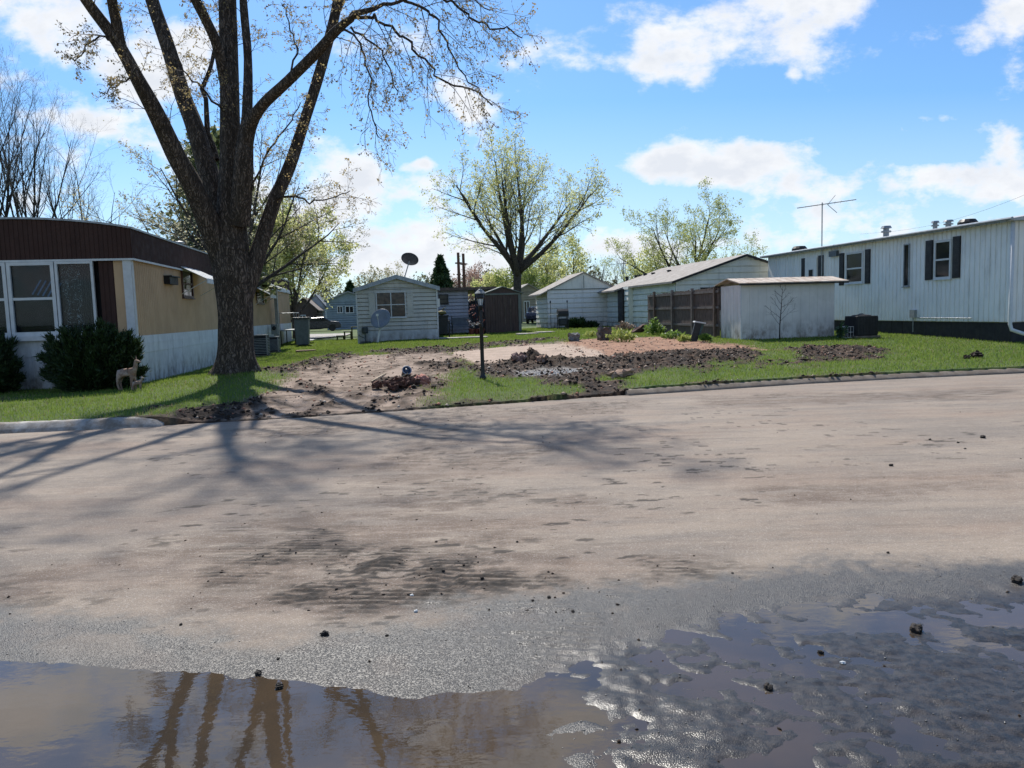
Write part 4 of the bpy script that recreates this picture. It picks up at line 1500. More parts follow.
# ================================================================== lavender home behind
A = P(437, 333, 44.5)
A.z = Hs(A.x, A.y) - .02
root = thing('mobile_home', 'lavender grey flat roofed home between the grey home and brown shed', 'mobile home', A, YAW)
ze = P(437, 291, 44.5).z - A.z
W_ = wall_hit((A.x, A.y), NV, 468.5, 310)[0]
mb = MB()
laps(mb, (-3.5, 0), (W_, 0), 0, ze, .2)
laps(mb, (W_, 0), (W_, 9), 0, ze, .2)
mb.box(-3.5, W_ - .05, .05, 9, -.1, ze)
mb.build('wall', lav_s, root)
MB().box(-3.6, W_ + 1.6, -.5, 9, ze, ze + .16).build('roof', plain('brown_edge', (.12, .085, .065, 1), .7, .3, 3), root)
wall_window(root, A, ('x',), 438.5, 294.5, 448.5, 303.8, cols=1, rail=(.5,), fr=.05, fm=trim_dk, off=.016)
mb = MB()
for xx in (W_ + .35, W_ + .8, W_ + 1.45):
    mb.box(xx, xx + .1, -.45, -.35, 0, ze)
mb.build('porch_post', plain('navy_post', (.03, .04, .06, 1), .6), root)
mb = MB()
mb.box(W_ + .2, W_ + 1.5, -.43, -.38, .9, .97)
for k in range(9):
    mb.box(W_ + .25 + k * .15, W_ + .28 + k * .15, -.42, -.39, .05, .9)
mb.build('porch_railing', plain('rust_red', (.17, .045, .035, 1), .7, .4, 5), root)
MB().box(W_ + .1, W_ + 1.6, -.5, 3, -.1, .06).build('porch_floor', wood_old, root)
MB().box(W_ + .15, W_ + 1.5, 1.8, 1.85, .1, 1.9).build('porch_back', plain('blue_grey_screen', (.10, .13, .17, 1), .6), root)

# ================================================================== brown shed
A = P(486, 331, 43)
A.z = Hs(A.x, A.y) - .02
root = thing('storage_shed', 'dark brown panelled shed with sage green trim behind the lamp post', 'shed', A, YAW)
W_ = wall_hit((A.x, A.y), NV, 520.5, 310)[0]
ze = P(490, 293.5, 43).z - A.z
zp = P(501, 287, 43).z - A.z
mb = MB()
ribs(mb, (0, 0), (W_, 0), 0, ze, .14, .03, .015)
ribs(mb, (W_, 0), (W_, 2.6), 0, ze, .14, .03, .015)
mb.prism([(0, ze), (W_, ze), (W_ / 2, zp)], 'y', .0, .03)
mb.box(0, W_ - .01, .02, 2.6, -.1, ze)
mb.build('wall', brown_shed_m, root)
mb = MB()
sl = (zp - ze) / (W_ / 2)
slab_roof(mb, -.22, ze - .22 * sl, W_ / 2, zp, -.15, 2.75, .05)
slab_roof(mb, W_ / 2, zp, W_ + .18, ze - .18 * sl, -.15, 2.75, .05)
mb.build('roof', sage, root)
MB().box(-.02, W_ + .02, -.045, -.003, ze - .09, ze).box(W_ - .12, W_ + .03, -.05, -.003, 0, ze - .09).build('trim', sage, root)
MB().box(W_ * .55, W_ * .58, -.03, -.002, .1, ze - .3).box(W_ * .7, W_ * .73, -.03, -.002, .1, ze - .3).build('door_batten', wood_old, root)

# ================================================================== far buildings
def far_home(label, px0, px1, ybot, ytop, D, depth, wall_m, roof_m, rise=.5, wins=(), name='mobile_home', cat='mobile home', over=.25):
    A = P(px0, ybot, D); A.z = Hs(A.x, A.y) - .05
    root = thing(name, label, cat, A, YAW)
    W_ = wall_hit((A.x, A.y), NV, px1, ybot)[0]
    ze = P(px0, ytop, D).z - A.z
    mb = MB()
    laps(mb, (0, 0), (W_, 0), 0, ze, .25)
    laps(mb, (W_, 0), (W_, depth), 0, ze, .25)
    laps(mb, (0, depth), (0, 0), 0, ze, .25)
    mb.box(.05, W_ - .05, .05, depth, -.3, ze)
    mb.prism([(0, ze), (W_, ze), (W_ / 2, ze + rise)], 'y', .0, .03)
    mb.build('wall', wall_m, root)
    mb = MB()
    sl = rise / (W_ / 2)
    slab_roof(mb, -over, ze - over * sl, W_ / 2, ze + rise, -.3, depth + .3, .12)
    slab_roof(mb, W_ / 2, ze + rise, W_ + over, ze - over * sl, -.3, depth + .3, .12)
    mb.build('roof', roof_m, root)
    for (a, b, c, d) in wins:
        wall_window(root, A, ('x',), a, b, c, d, fr=.08, cols=2, rail=(), off=.02)
    return root, A, W_, ze


far_home('distant blue grey home with a pale roof left of the grey home', 327.5, 372, 328, 301, 85, 12, plain('far_blue', (.26, .32, .36, 1), .7, .2, 1), roof_grey, .9, [(337, 306, 343, 313), (345, 306, 354, 313)])
far_home('distant brown home under the green tree at the far street', 292, 318, 329, 310, 92, 10, plain('far_brown', (.10, .07, .055, 1), .8, .2, 1), plain('far_brown_roof', (.20, .16, .13, 1), .8, .2, 1), 1.4, [(299, 315, 306, 320)], name='house', cat='house')
far_home('distant white shed beside the far blue grey home', 308, 326, 327, 306, 100, 6, plain('far_white', (.5, .54, .56, 1), .7, .2, 1), plain('far_slate', (.13, .15, .18, 1), .8, .2, 1), 1.4, name='storage_shed', cat='shed')
far_home('distant beige house seen between the brown shed and the garage', 517, 541, 323, 292, 78, 9, plain('far_beige', (.40, .35, .28, 1), .7, .3, .6), roof_tan, .7, [(523.5, 301, 530, 318)], name='house', cat='house')

# ------------------------------------------------------------------ trees
bark_main = bark('maple_bark', (.20, .155, .12, 1), (.045, .035, .027, 1), .04)
bark_far = bark('grey_bark', (.135, .115, .095, 1), (.05, .042, .035, 1), .03)
bark_dark = bark('dark_bark', (.085, .07, .06, 1), (.035, .03, .026, 1), .02)
twig_m = plain('twig', (.105, .075, .055, 1), .8, .3, 3)
twig_far = plain('far_twig', (.15, .13, .10, 1), .85, .3, 3)
bud_m = leafy('maple_buds', (.28, .17, .09, 1), (.33, .27, .12, 1), .45, .6)
leaf_yg = leafy('spring_leaf', (.36, .40, .12, 1), (.50, .50, .22, 1), .62, .6)
leaf_pale = leafy('pale_leaf', (.36, .33, .19, 1), (.46, .42, .26, 1), .4, .6)
leaf_grn = leafy('green_leaf', (.13, .20, .05, 1), (.24, .28, .08, 1), .4, .6)
leaf_red = leafy('red_bud', (.34, .20, .16, 1), (.40, .28, .22, 1), .35, .7)
needle_m = leafy('evergreen', (.022, .050, .018, 1), (.05, .085, .03, 1), .12, .6)
pine_m = leafy('pine_needle', (.12, .15, .06, 1), (.22, .24, .10, 1), .35, .6)
yew_m = leafy('yew_needle', (.012, .026, .010, 1), (.038, .065, .018, 1), .12, .5)


class Tree:
    def __init__(self, rnd):
        self.rnd = rnd
        self.trunk, self.twig = MB(), MB()
        self.sites = []

    def grow(self, p, d, L, r, lvl, C):
        rnd = self.rnd
        c = C[lvl]
        n = c['seg']
        p = Vector(p); d = Vector(d).normalized()
        pts, rad, dirs = [p.copy()], [r], [d.copy()]
        for i in range(n):
            t = (i + 1) / n
            w = c['wander']
            d = d + Vector((rnd.gauss(0, w), rnd.gauss(0, w), rnd.gauss(0, w) * .7)) + Vector((0, 0, c['up'] * (1 - t * c.get('droop', 0))))
            d.normalize()
            p = p + d * (L / n)
            pts.append(p.copy()); dirs.append(d.copy())
            rad.append(max(r * (1 - t * c.get('taper', .75)), .003))
        self.put(pts, rad, lvl)
        self.kids(pts, rad, dirs, L, lvl, C)
        return pts

    def put(self, pts, rad, lvl):
        if lvl <= 1:
            self.trunk.tube(pts, rad, 10 if lvl == 0 else 6, cap=True)
        else:
            self.twig.tube(pts, rad, 4 if lvl == 2 else 3, cap=False)

    def kids(self, pts, rad, dirs, L, lvl, C, t0=None):
        rnd = self.rnd
        c = C[lvl]
        if lvl + 1 < len(C):
            cc = C[lvl + 1]
            k = c['kids']
            k = int(k) + (rnd.random() < k - int(k))
            az = rnd.random() * 6.28
            a0 = c.get('t0', .3) if t0 is None else t0
            for j in range(k):
                t = a0 + (1 - a0) * (j + rnd.random() * .9) / max(k, 1)
                t = min(t, .99)
                f = t * (len(pts) - 1)
                i = int(f); fr = f - i
                q = pts[i].lerp(pts[i + 1], fr)
                dd = dirs[i + 1] if i + 1 < len(dirs) else dirs[i]
                rr = rad[i] * (1 - fr) + rad[i + 1] * fr
                az += 2.4 + rnd.uniform(-.5, .5)
                a = dd.orthogonal().normalized()
                b = dd.cross(a)
                side = a * math.cos(az) + b * math.sin(az)
                ang = c['ang'] + rnd.uniform(-.2, .2)
                nd = dd * math.cos(ang) + side * math.sin(ang)
                ln = L * c['ratio'] * (1.15 - .55 * t) * rnd.uniform(.75, 1.2)
                self.grow(q, nd, ln, min(rr * .7, max(ln * c.get('thick', .018), .004)), lvl + 1, C)
        if c.get('leaf'):
            for j in range(c['leaf']):
                t = rnd.random() ** .7
                f = t * (len(pts) - 1) * .999
                i = int(f)
                self.sites.append(tuple(pts[i].lerp(pts[i + 1], f - i)))


def leaf_cloud(name, sites, per, size, spread, mat, parent, seed, elong=1.0, droop=0.0):
    rng = np.random.RandomState(seed)
    s = np.repeat(np.array(sites), per, 0)
    n = len(s)
    s = s + rng.normal(0, spread, (n, 3))
    a = rng.normal(0, 1, (n, 3)); a[:, 2] -= droop
    a /= np.linalg.norm(a, axis=1)[:, None]
    b = rng.normal(0, 1, (n, 3))
    b -= (a * b).sum(1)[:, None] * a
    b /= np.linalg.norm(b, axis=1)[:, None]
    sz = size * (.5 + rng.rand(n))[:, None]
    v = np.stack([s - b * sz * .28, s + a * sz * .5 * elong - b * 0, s + b * sz * .28, s - a * sz * .5 * elong * .4], 1)
    f = np.arange(n * 4).reshape(-1, 4)
    return np_mesh(name, v.reshape(-1, 3), f, mat, parent)


def finish_tree(t, root, barkm, twigm, leafs, seed):
    base = Vector(root.location)
    def rel(mb):
        mb.v = [(v[0] - base.x, v[1] - base.y, v[2] - base.z) for v in mb.v]
        return mb
    rel(t.trunk).build('trunk', barkm, root, True)
    tw = rel(t.twig).build('twigs', twigm, root, True)
    tw['kind'] = 'stuff' if False else ''
    del tw['kind']
    for (nm, m, per, size, spread, el, frac) in leafs:
        ss = [(a - base.x, b - base.y, c - base.z) for a, b, c in t.sites if t.rnd.random() < frac]
        if ss:
            leaf_cloud(nm, ss, per, size, spread, m, root, seed, el)


# ------------------------------------------------------------------ the big maple at the left, limb by limb
D0 = 18.4
jr = random.Random(77)
tb = P(235, 378, D0)
tb.z = Hs(tb.x, tb.y)
mt = thing('maple_tree', 'large multi limbed maple with furrowed dark bark growing by the tan home', 'tree', tb)
T = Tree(random.Random(12))


def limb(pix, t=None):
    pts, rad = [], []
    for (px, py, w, D) in pix:
        w = w * (1.0 if w > 55 else (.85 if w > 34 else (.78 if w > 12 else (.86 if w > 7 else .62))))
        q = P(px, py, D)
        pts.append(q)
        rad.append(w / 2 * D / FPX)
    # smooth (Catmull-Rom)
    out, ro = [], []
    for i in range(len(pts) - 1):
        p0, p1, p2, p3 = pts[max(i - 1, 0)], pts[i], pts[i + 1], pts[min(i + 2, len(pts) - 1)]
        for k in range(4):
            u = k / 4
            q = .5 * ((2 * p1) + (p2 - p0) * u + (2 * p0 - 5 * p1 + 4 * p2 - p3) * u * u + (3 * p1 - p0 - 3 * p2 + p3) * u ** 3)
            out.append(q); ro.append(rad[i] * (1 - u) + rad[i + 1] * u)
    out.append(pts[-1]); ro.append(rad[-1])
    for i in range(1, len(out)):
        if ro[i] < .07:
            out[i] = out[i] + Vector((jr.gauss(0, 1), jr.gauss(0, 1), jr.gauss(0, 1))) * min(.05, .022 + ro[i] * .3)
    return out, ro


def bark_tube(mb, pts, rad, n, amp, seed):
    """tube whose skin carries furrowed ridges and burls"""
    b0 = len(mb.v)
    mb.tube(pts, rad, n, cap=False)
    k = len(pts)
    V = np.array(mb.v[b0:]).reshape(k, n, 3)
    C_ = np.array([tuple(p) for p in pts])[:, None, :]
    dirv = V - C_
    ang = np.arange(n)[None, :] * 6.283 / n
    hgt = np.cumsum([0] + [(pts[i + 1] - pts[i]).length for i in range(k - 1)])[:, None]
    f = 1 + amp * (fbm(np.cos(ang) * 2 + 5 + hgt * .35, np.sin(ang) * 2 + 5 + hgt * .25, 1.0, 3, seed) - .5) * 2 \
        + amp * .45 * (fbm(ang * 4.0 + 0 * hgt, hgt * .9 + 0 * ang, 1.0, 2, seed + 5) - .5) * 2
    V = C_ + dirv * f[..., None]
    mb.v[b0:] = [tuple(v) for v in V.reshape(-1, 3)]


def resample(pts, rad, step):
    out, ro = [pts[0]], [rad[0]]
    for i in range(len(pts) - 1):
        l = (pts[i + 1] - pts[i]).length
        n = max(1, int(l / step))
        for k in range(1, n + 1):
            out.append(pts[i].lerp(pts[i + 1], k / n)); ro.append(rad[i] + (rad[i + 1] - rad[i]) * k / n)
    return out, ro


# trunk with flaring roots
tp, tr = limb([(236, 388, 66, D0), (236, 378, 52, D0), (236, 366, 44, D0), (236, 345, 39, D0), (236, 320, 38, D0), (235, 300, 39, D0), (233, 275, 43, D0), (231, 250, 40, D0), (231, 225, 34, D0)])
tp, tr = resample(tp, tr, .10)
b0 = len(T.trunk.v)
bark_tube(T.trunk, tp, tr, 40, .10, 3)
for i in range(b0, len(T.trunk.v)):       # root flare
    v = T.trunk.v[i]
    h_ = v[2] - tb.z
    if h_ < .55:
        a_ = math.atan2(v[1] - tb.y, v[0] - tb.x)
        k = (1 - max(h_, 0) / .55) ** 2
        s_ = 1 + k * (.02 + .28 * max(0, math.sin(a_ * 2.5 + .8)) + .15 * math.sin(a_ * 5 + 2))
        T.trunk.v[i] = (tb.x + (v[0] - tb.x) * s_, tb.y + (v[1] - tb.y) * s_, v[2])

LIMBS = [
    # (polyline of x, y, width in px, depth), continues above the frame?
    ([(227, 285, 30, D0), (221, 255, 30, D0 - .1), (211, 228, 30, D0 - .3), (192, 185, 26, D0 - .7), (176, 156, 24, D0 - 1.0), (156, 113, 21, D0 - 1.5), (137, 78, 17, D0 - 1.9), (117, 42, 15, D0 - 2.2), (86, 0, 13, D0 - 2.6), (62, -40, 11, D0 - 3)], True),
    ([(121, 52, 12, D0 - 2.1), (117, 25, 12, D0 - 2.3), (112, 0, 11, D0 - 2.5), (106, -40, 9, D0 - 2.8)], True),
    ([(231, 262, 28, D0 + .2), (219, 215, 27, D0 + .3), (207, 168, 25, D0 + .5), (194, 125, 21, D0 + .6), (183, 96, 19, D0 + .8), (168, 47, 17, D0 + 1), (152, 0, 16, D0 + 1.3), (140, -50, 13, D0 + 1.6)], True),
    ([(232, 250, 40, D0), (231, 205, 34, D0), (231, 165, 27, D0), (230, 120, 24, D0), (229, 60, 22, D0 + .2), (227, 0, 21, D0 + .4), (226, -60, 17, D0 + .5)], True),
    ([(226, 92, 11, D0 + .2), (218, 48, 12, D0 - .2), (207, 22, 11, D0 - .5), (194, -4, 11, D0 - .8), (180, -40, 9, D0 - 1)], True),
    ([(240, 225, 26, D0 - .2), (243, 180, 25, D0 - .4), (245, 145, 20, D0 - .5), (247, 118, 13, D0 - .3), (248, 60, 9, D0), (244, 10, 9, D0 + .2), (241, -40, 7, D0 + .4)], True),
    ([(243, 170, 20, D0 - .4), (249, 130, 17, D0 - .6), (262, 106, 14, D0 - .9), (288, 81, 13, D0 - 1.4), (320, 49, 12, D0 - 2), (334, 33, 11, D0 - 2.2), (351, 19, 8, D0 - 2.5), (376, 8, 6, D0 - 2.9), (404, 1, 4.5, D0 - 3.2), (425, -8, 4, D0 - 3.4)], False),
    ([(243, 300, 24, D0), (252, 272, 23, D0 + .1), (262, 240, 19, D0 + .2), (275, 200, 16, D0 + .3), (290, 165, 15, D0 + .4), (305, 120, 13, D0 + .5), (317, 82, 12, D0 + .5), (326, 50, 11.5, D0 + .5), (336, 10, 11, D0 + .5), (344, -40, 9, D0 + .4)], True),
    ([(216, 160, 8, D0 + .6), (205, 100, 7, D0 + 1.0), (212, 60, 6, D0 + 1.4), (205, 10, 5, D0 + 1.8)], False),
]
CM = [dict(seg=6, wander=.06, up=.05, kids=8, t0=.25, ang=.55, ratio=.62, thick=.02, taper=.6),
      dict(seg=6, wander=.10, up=.05, kids=6, t0=.15, ang=.75, ratio=.50, thick=.016, taper=.8, leaf=0),
      dict(seg=5, wander=.13, up=.0, kids=5, t0=.15, ang=.75, ratio=.50, thick=.012, taper=.8, leaf=1),
      dict(seg=4, wander=.16, up=-.03, kids=3.4, t0=.2, ang=.7, ratio=.55, thick=.010, taper=.7, leaf=2),
      dict(seg=3, wander=.18, up=-.05, kids=0, ang=.6, ratio=.5, thick=.01, taper=.6, leaf=3)]
for pix, cont in LIMBS:
    pts, rad = limb(pix)
    pts, rad = resample(pts, rad, .22)
    bark_tube(T.trunk, pts, rad, 16, .07, 20 + len(T.sites) % 7)
    dirs = [(pts[min(i + 1, len(pts) - 1)] - pts[max(i - 1, 0)]).normalized() for i in range(len(pts))]
    L = sum((pts[i + 1] - pts[i]).length for i in range(len(pts) - 1))
    # side shoots on the upper half
    C2 = [dict(CM[0]), dict(CM[2], leaf=0), CM[3], CM[4]]
    C2[0].update(kids=7, ang=.85, ratio=.20, thick=.010)
    T.kids(pts, [r * .5 for r in rad], dirs, min(L, 7), 0, [C2[0], dict(CM[2]), CM[3], CM[4]], t0=.45)
    if cont:
        d = dirs[-1]
        out = Vector((pts[-1].x - tb.x, pts[-1].y - tb.y, 0)) * .05
        T.grow(pts[-1], d + out, 5.2 if pts[-1].x < tb.x + .5 else 3.6, rad[-1] * .9, 0, CM)
# the long weeping boughs at the upper right
SUB = [
    [(334, 33, 7, 16.2), (351, 20, 6, 16.0), (369, 18, 5, 15.8), (386, 25, 4.4, 15.6), (404, 39, 4, 15.5), (425, 60, 3.4, 15.4), (446, 81, 3, 15.3), (478, 92, 2.4, 15.2), (494, 106, 1.6, 15.2)],
    [(404, 1, 4.5, 15.2), (425, 8, 4, 15.1), (439, 21, 3.6, 15), (446, 42, 3, 15), (460, 67, 2.4, 14.9), (481, 95, 1.5, 14.9)],
    [(425, -8, 4, 15), (446, -2, 4, 14.9), (467, 14, 3.4, 14.8), (485, 26, 3, 14.7), (506, 28, 2.4, 14.6), (522, 38, 1.6, 14.6)],
    [(341, 28, 4, 16.1), (355, 35, 3.4, 16), (365, 56, 3, 15.9), (369, 88, 2.4, 15.8), (372, 120, 2, 15.8), (381, 140, 1.4, 15.7)],
    [(351, 27, 3.6, 16), (376, 46, 3, 15.7), (390, 70, 2.2, 15.6), (396, 96, 1.6, 15.5)],
    [(336, 10, 5, 18.8), (358, -6, 4, 18), (392, -18, 3.6, 17.4), (430, -16, 3, 17), (466, -4, 2.4, 16.7), (490, 10, 1.6, 16.5)],
    [(117, 42, 4, 16.2), (100, 38, 3, 15.9), (86, 46, 2.4, 15.7), (76, 62, 1.6, 15.6)],
    [(137, 78, 3.4, 16.5), (122, 82, 2.6, 16.2), (106, 92, 1.6, 16)],
    [(230, 120, 4, 18.4), (206, 92, 3.4, 17.8), (190, 80, 2.4, 17.3), (178, 60, 1.8, 17)],
    [(275, 200, 4.6, 18.7), (290, 196, 3.6, 18.2), (308, 202, 2.8, 17.9), (330, 198, 2, 17.6), (352, 190, 1.4, 17.5)],
    [(253, 190, 3.6, 18), (268, 150, 2.8, 17.6), (286, 128, 2.2, 17.3), (300, 104, 1.6, 17)],
    [(288, 81, 3.6, 17), (296, 55, 3, 16.8), (290, 30, 2.4, 16.7), (282, 4, 1.6, 16.6)],
]
WEEP = [dict(seg=1, wander=0, up=0, kids=15, t0=.12, ang=.75, ratio=.17, thick=.008, leaf=0),
        dict(seg=5, wander=.16, up=-.10, kids=3.6, t0=.1, ang=.7, ratio=.55, thick=.007, taper=.7, leaf=2),
        dict(seg=4, wander=.18, up=-.09, kids=2.2, t0=.1, ang=.7, ratio=.6, thick=.007, taper=.7, leaf=2),
        dict(seg=3, wander=.2, up=-.06, kids=0, ang=.6, ratio=.5, taper=.6, leaf=3)]
WW = [WEEP[0]] + [WEEP[1]] + WEEP[2:]
for pix in SUB:
    pts, rad = limb(pix)
    T.trunk.tube(pts, rad, 6, cap=False)
    dirs = [(pts[min(i + 1, len(pts) - 1)] - pts[max(i - 1, 0)]).normalized() for i in range(len(pts))]
    L = sum((pts[i + 1] - pts[i]).length for i in range(len(pts) - 1))
    # all side shoots go to the twig mesh: levels shifted by one
    C3 = [dict(WEEP[0], kids=6 + 3 * L, ratio=min(1.3 / L, .4)), None]
    CC = [C3[0], WEEP[1], WEEP[2], WEEP[3]]
    saved = T.put
    T.put = lambda p_, r_, l_: T.twig.tube(p_, r_, 3, cap=False)
    T.kids(pts, rad, dirs, L, 0, CC)
    T.put = saved
finish_tree(T, mt, bark_main, twig_m, [('foliage', bud_m, 2, .055, .035, 1.1, .62)], 5)


# ------------------------------------------------------------------ generated trees further away
def gen_tree(name, label, px, pyb, D, pytop, spread, C, leafs, seed, barkm=bark_far, twigm=twig_far, forks=5, fork_t=.22, rr=.022, lean=0, group=None, gz=None, ang=.42):
    b = P(px, pyb, D)
    b.z = (Hs(b.x, b.y) if gz is None else gz) - .05
    top = P(px, pytop, D).z
    Ht = top - b.z
    root = thing(name, label, 'tree', b, 0, group)
    t = Tree(random.Random(seed))
    r0 = Ht * rr
    hf = Ht * fork_t
    pts = [b + Vector((lean * k / 4 * .3, 0, hf * k / 4)) for k in range(5)]
    if r0 > 0:
        t.trunk.tube(pts, [r0 * 1.35, r0 * 1.08, r0, r0 * .97, r0 * .95], 12)
    for k in range(forks):
        az = 6.283 * k / forks + t.rnd.uniform(-.4, .4)
        a = ang * (1.25 if k % 2 else .55) * t.rnd.uniform(.85, 1.15)
        if k == 0:
            a = .08
        d = Vector((math.sin(a) * math.cos(az) * spread + lean * .1, math.sin(a) * math.sin(az) * spread, math.cos(a)))
        L = (Ht - hf) * (1.0 if a < .3 else .93) * .80
        start = pts[-1] - Vector((0, 0, hf * .25 * t.rnd.random()))
        t.grow(start, d, L, r0 * (.72 if k else .8), 0, C)
    finish_tree(t, root, barkm, twigm, leafs, seed)
    return root


def cfg(k0=7, k1=6, k2=5, k3=3, up=.04, up2=.03, a=.6, ratio=.5, wander=.09, leaf=(0, 0, 1, 3, 3), w2=.14):
    return [dict(seg=7, wander=wander * .7, up=up, kids=k0, t0=.18, ang=a, ratio=ratio, thick=.015, taper=.85, leaf=leaf[0]),
            dict(seg=5, wander=wander, up=up, kids=k1, t0=.2, ang=a, ratio=.5, thick=.013, taper=.8, leaf=leaf[1]),
            dict(seg=4, wander=w2, up=up2, kids=k2, t0=.15, ang=.65, ratio=.5, thick=.011, taper=.8, leaf=leaf[2]),
            dict(seg=3, wander=w2, up=up2, kids=k3, t0=.1, ang=.6, ratio=.5, thick=.009, taper=.7, leaf=leaf[3]),
            dict(seg=2, wander=w2, up=up2, kids=0, ang=.6, ratio=.5, taper=.6, leaf=leaf[4])]


gen_tree('spreading_tree', 'tall spreading tree with fresh yellow green leaves behind the brown shed', 517, 320, 70, 120, 1.45, cfg(9, 7, 5, 3, .045, .02, .62, .5, .08, (0, 0, 1, 2, 3)), [('foliage', leaf_yg, 2, .16, .12, 1.3, .34), ('young_leaves', leaf_pale, 1, .14, .2, 1.2, .12)], 44, forks=8, fork_t=.29, rr=.021, ang=.58, lean=.6)
gen_tree('spreading_tree', 'smaller yellow green tree above the long tan roof', 690, 300, 84, 184, 1.7, cfg(7, 6, 5, 2.4, .04, .02, .6, .5, .09, (0, 0, 1, 2, 3)), [('foliage', leafy('olive_leaf', (.26, .31, .08, 1), (.40, .42, .16, 1), .5, .6), 3, .17, .16, 1.3, .42)], 58, forks=7, fork_t=.14, rr=.022, ang=.66)
gen_tree('leafing_tree', 'bushy light green tree behind the end of the tan home', 295, 328, 55, 200, 1.3, cfg(8, 7, 5, 3, .05), [('foliage', leaf_yg, 2, .17, .15, 1.3, .5), ('young_leaves', leaf_grn, 1, .14, .2, 1.2, .15)], 63, forks=7, fork_t=.18, rr=.018, ang=.5)
gen_tree('budding_tree', 'broad budding tree with pale twigs right behind the big maple', 240, 330, 33, 104, 2.2, cfg(7, 6, 5, 2.4, .03, .04, .65, .5, .11), [('foliage', leaf_pale, 1, .09, .08, 1.2, .45)], 71, forks=9, fork_t=.26, rr=.014, ang=.60)
bare_tw = plain('bare_twig', (.17, .145, .125, 1), .85, .3, 3)
C_bare = cfg(6, 6, 5, 2, .09, .06, .42, .55, .07, (0, 0, 0, 0, 0))
gen_tree('bare_tree', 'bare upright tree behind the flat roof at far left', 38, 330, 46, 60, 1.0, C_bare, [], 81, bark_dark, bare_tw, forks=6, fork_t=.25, rr=.007, ang=.42)
gen_tree('bare_tree', 'bare tree cut off by the left edge of the photo', 3, 330, 42, 56, .9, C_bare, [], 83, bark_dark, bare_tw, forks=4, fork_t=.2, rr=.010, ang=.22)
gen_tree('bare_tree', 'thin bare tree between the upright bare tree and the big maple', 84, 330, 52, 118, 1.1, cfg(5, 5, 4, 2, .06, .04, .5, .55, .09, (0, 0, 0, 1, 1)), [('foliage', leaf_pale, 1, .10, .1, 1, .3)], 85, bark_dark, twig_far, forks=6, fork_t=.2, rr=.008, ang=.5)
C_far = cfg(6, 5, 4, 2, .08, .05, .5, .5, .1, (0, 0, 1, 2, 2))
FAR = [(545, 322, 105, 238, leaf_yg, 'hazy yellow green tree rising just left of the garage roof', 5), (572, 322, 112, 236, leaf_yg, 'hazy yellow green tree rising behind the garage peak', 5),
       (598, 322, 118, 250, None, 'bare brown tree behind the right slope of the garage', 6), (625, 320, 122, 242, None, 'bare brown tree in the gap right of the garage', 6),
       (650, 318, 118, 246, leaf_yg, 'low budding tree over the far end of the tan roof', 5), (384, 322, 150, 262, leaf_pale, 'pale budding tree peeking over the grey home ridge', 6),
       (478, 322, 130, 262, leaf_red, 'reddish budding tree beside the two poles', 6), (497, 322, 118, 268, leaf_yg, 'low green tree above the brown shed roof', 6),
       (722, 316, 125, 262, None, 'faint bare tree beyond the peak of the tan roof', 5), (528, 322, 98, 258, leaf_grn, 'low green tree at the foot of the tall spreading tree', 6)]
for i, (px, pyb, D, pt, lf, lab, fk) in enumerate(FAR):
    gen_tree('distant_tree', lab, px, pyb, D, pt, 1.5, C_far, [('foliage', lf, 2, .30, .3, 1.2, .5)] if lf else [], 101 + i, forks=fk, fork_t=.16, rr=.016, ang=.6, group='distant trees behind the homes')
# far belt of woodland that reads as one grey brown mass
def belt():
    t = Tree(random.Random(5))
    rnd = t.rnd
    CB = [dict(seg=4, wander=.08, up=.08, kids=7, t0=.2, ang=.55, ratio=.45, thick=.016, taper=.8, leaf=0), dict(seg=3, wander=.12, up=.05, kids=5, t0=.1, ang=.6, ratio=.5, thick=.014, taper=.7, leaf=2), dict(seg=2, wander=.15, up=.03, kids=0, ang=.6, ratio=.5, taper=.6, leaf=2)]
    for k in range(150):
        x = rnd.uniform(-150, 150); y = rnd.uniform(165, 230)
        h = rnd.uniform(7, 11.5)
        for q in range(3):
            t.grow((x, y, .3), (rnd.uniform(-.25, .25), rnd.uniform(-.25, .25), 1), h * rnd.uniform(.8, 1), .12, 0, CB)
    tr_ = thing('woodland', 'far belt of bare and budding trees along the horizon', 'woodland')
    tr_['kind'] = 'stuff'
    mb = MB(); mb.v = t.trunk.v + []; mb.f = t.trunk.f; mb.mi = t.trunk.mi
    mb.build('trunks', bark_far, tr_)
    t.twig.build('twigs', twig_far, tr_)
    leaf_cloud('foliage', [s for s in t.sites if rnd.random() < .7], 2, .7, .4, leafy('far_foliage', (.20, .19, .12, 1), (.17, .17, .09, 1), .3), tr_, 3)
belt()


def conifer(name, label, px, pyb, D, pytop, width_px, mat, seed, n=9000, size=.4, sparse=1.0):
    b = P(px, pyb, D); b.z = Hs(b.x, b.y) - .05
    Ht = P(px, pytop, D).z - b.z
    Wr = width_px / 2 * D / FPX
    root = thing(name, label, 'tree', b)
    MB().tube([(0, 0, 0), (0, 0, Ht * .95)], [Ht * .02, .02], 8).build('trunk', bark_dark, root)
    rng = np.random.RandomState(seed)
    t = rng.rand(n) ** .8
    az = rng.rand(n) * 6.283
    tier = (.82 + .18 * np.sin(t * 40 + 3 * np.sin(az * 2)) + .14 * np.sin(az * 5 + t * 9))
    r = Wr * (1 - t) ** .75 * tier * np.sqrt(rng.uniform(.25, 1, n))
    z = Ht * (.08 + .92 * t)
    s = np.stack([r * np.cos(az), r * np.sin(az), z - r * .12], -1)
    leaf_cloud('foliage', s, 1, size, .05, mat, root, seed, 1.5, .3)
    return root


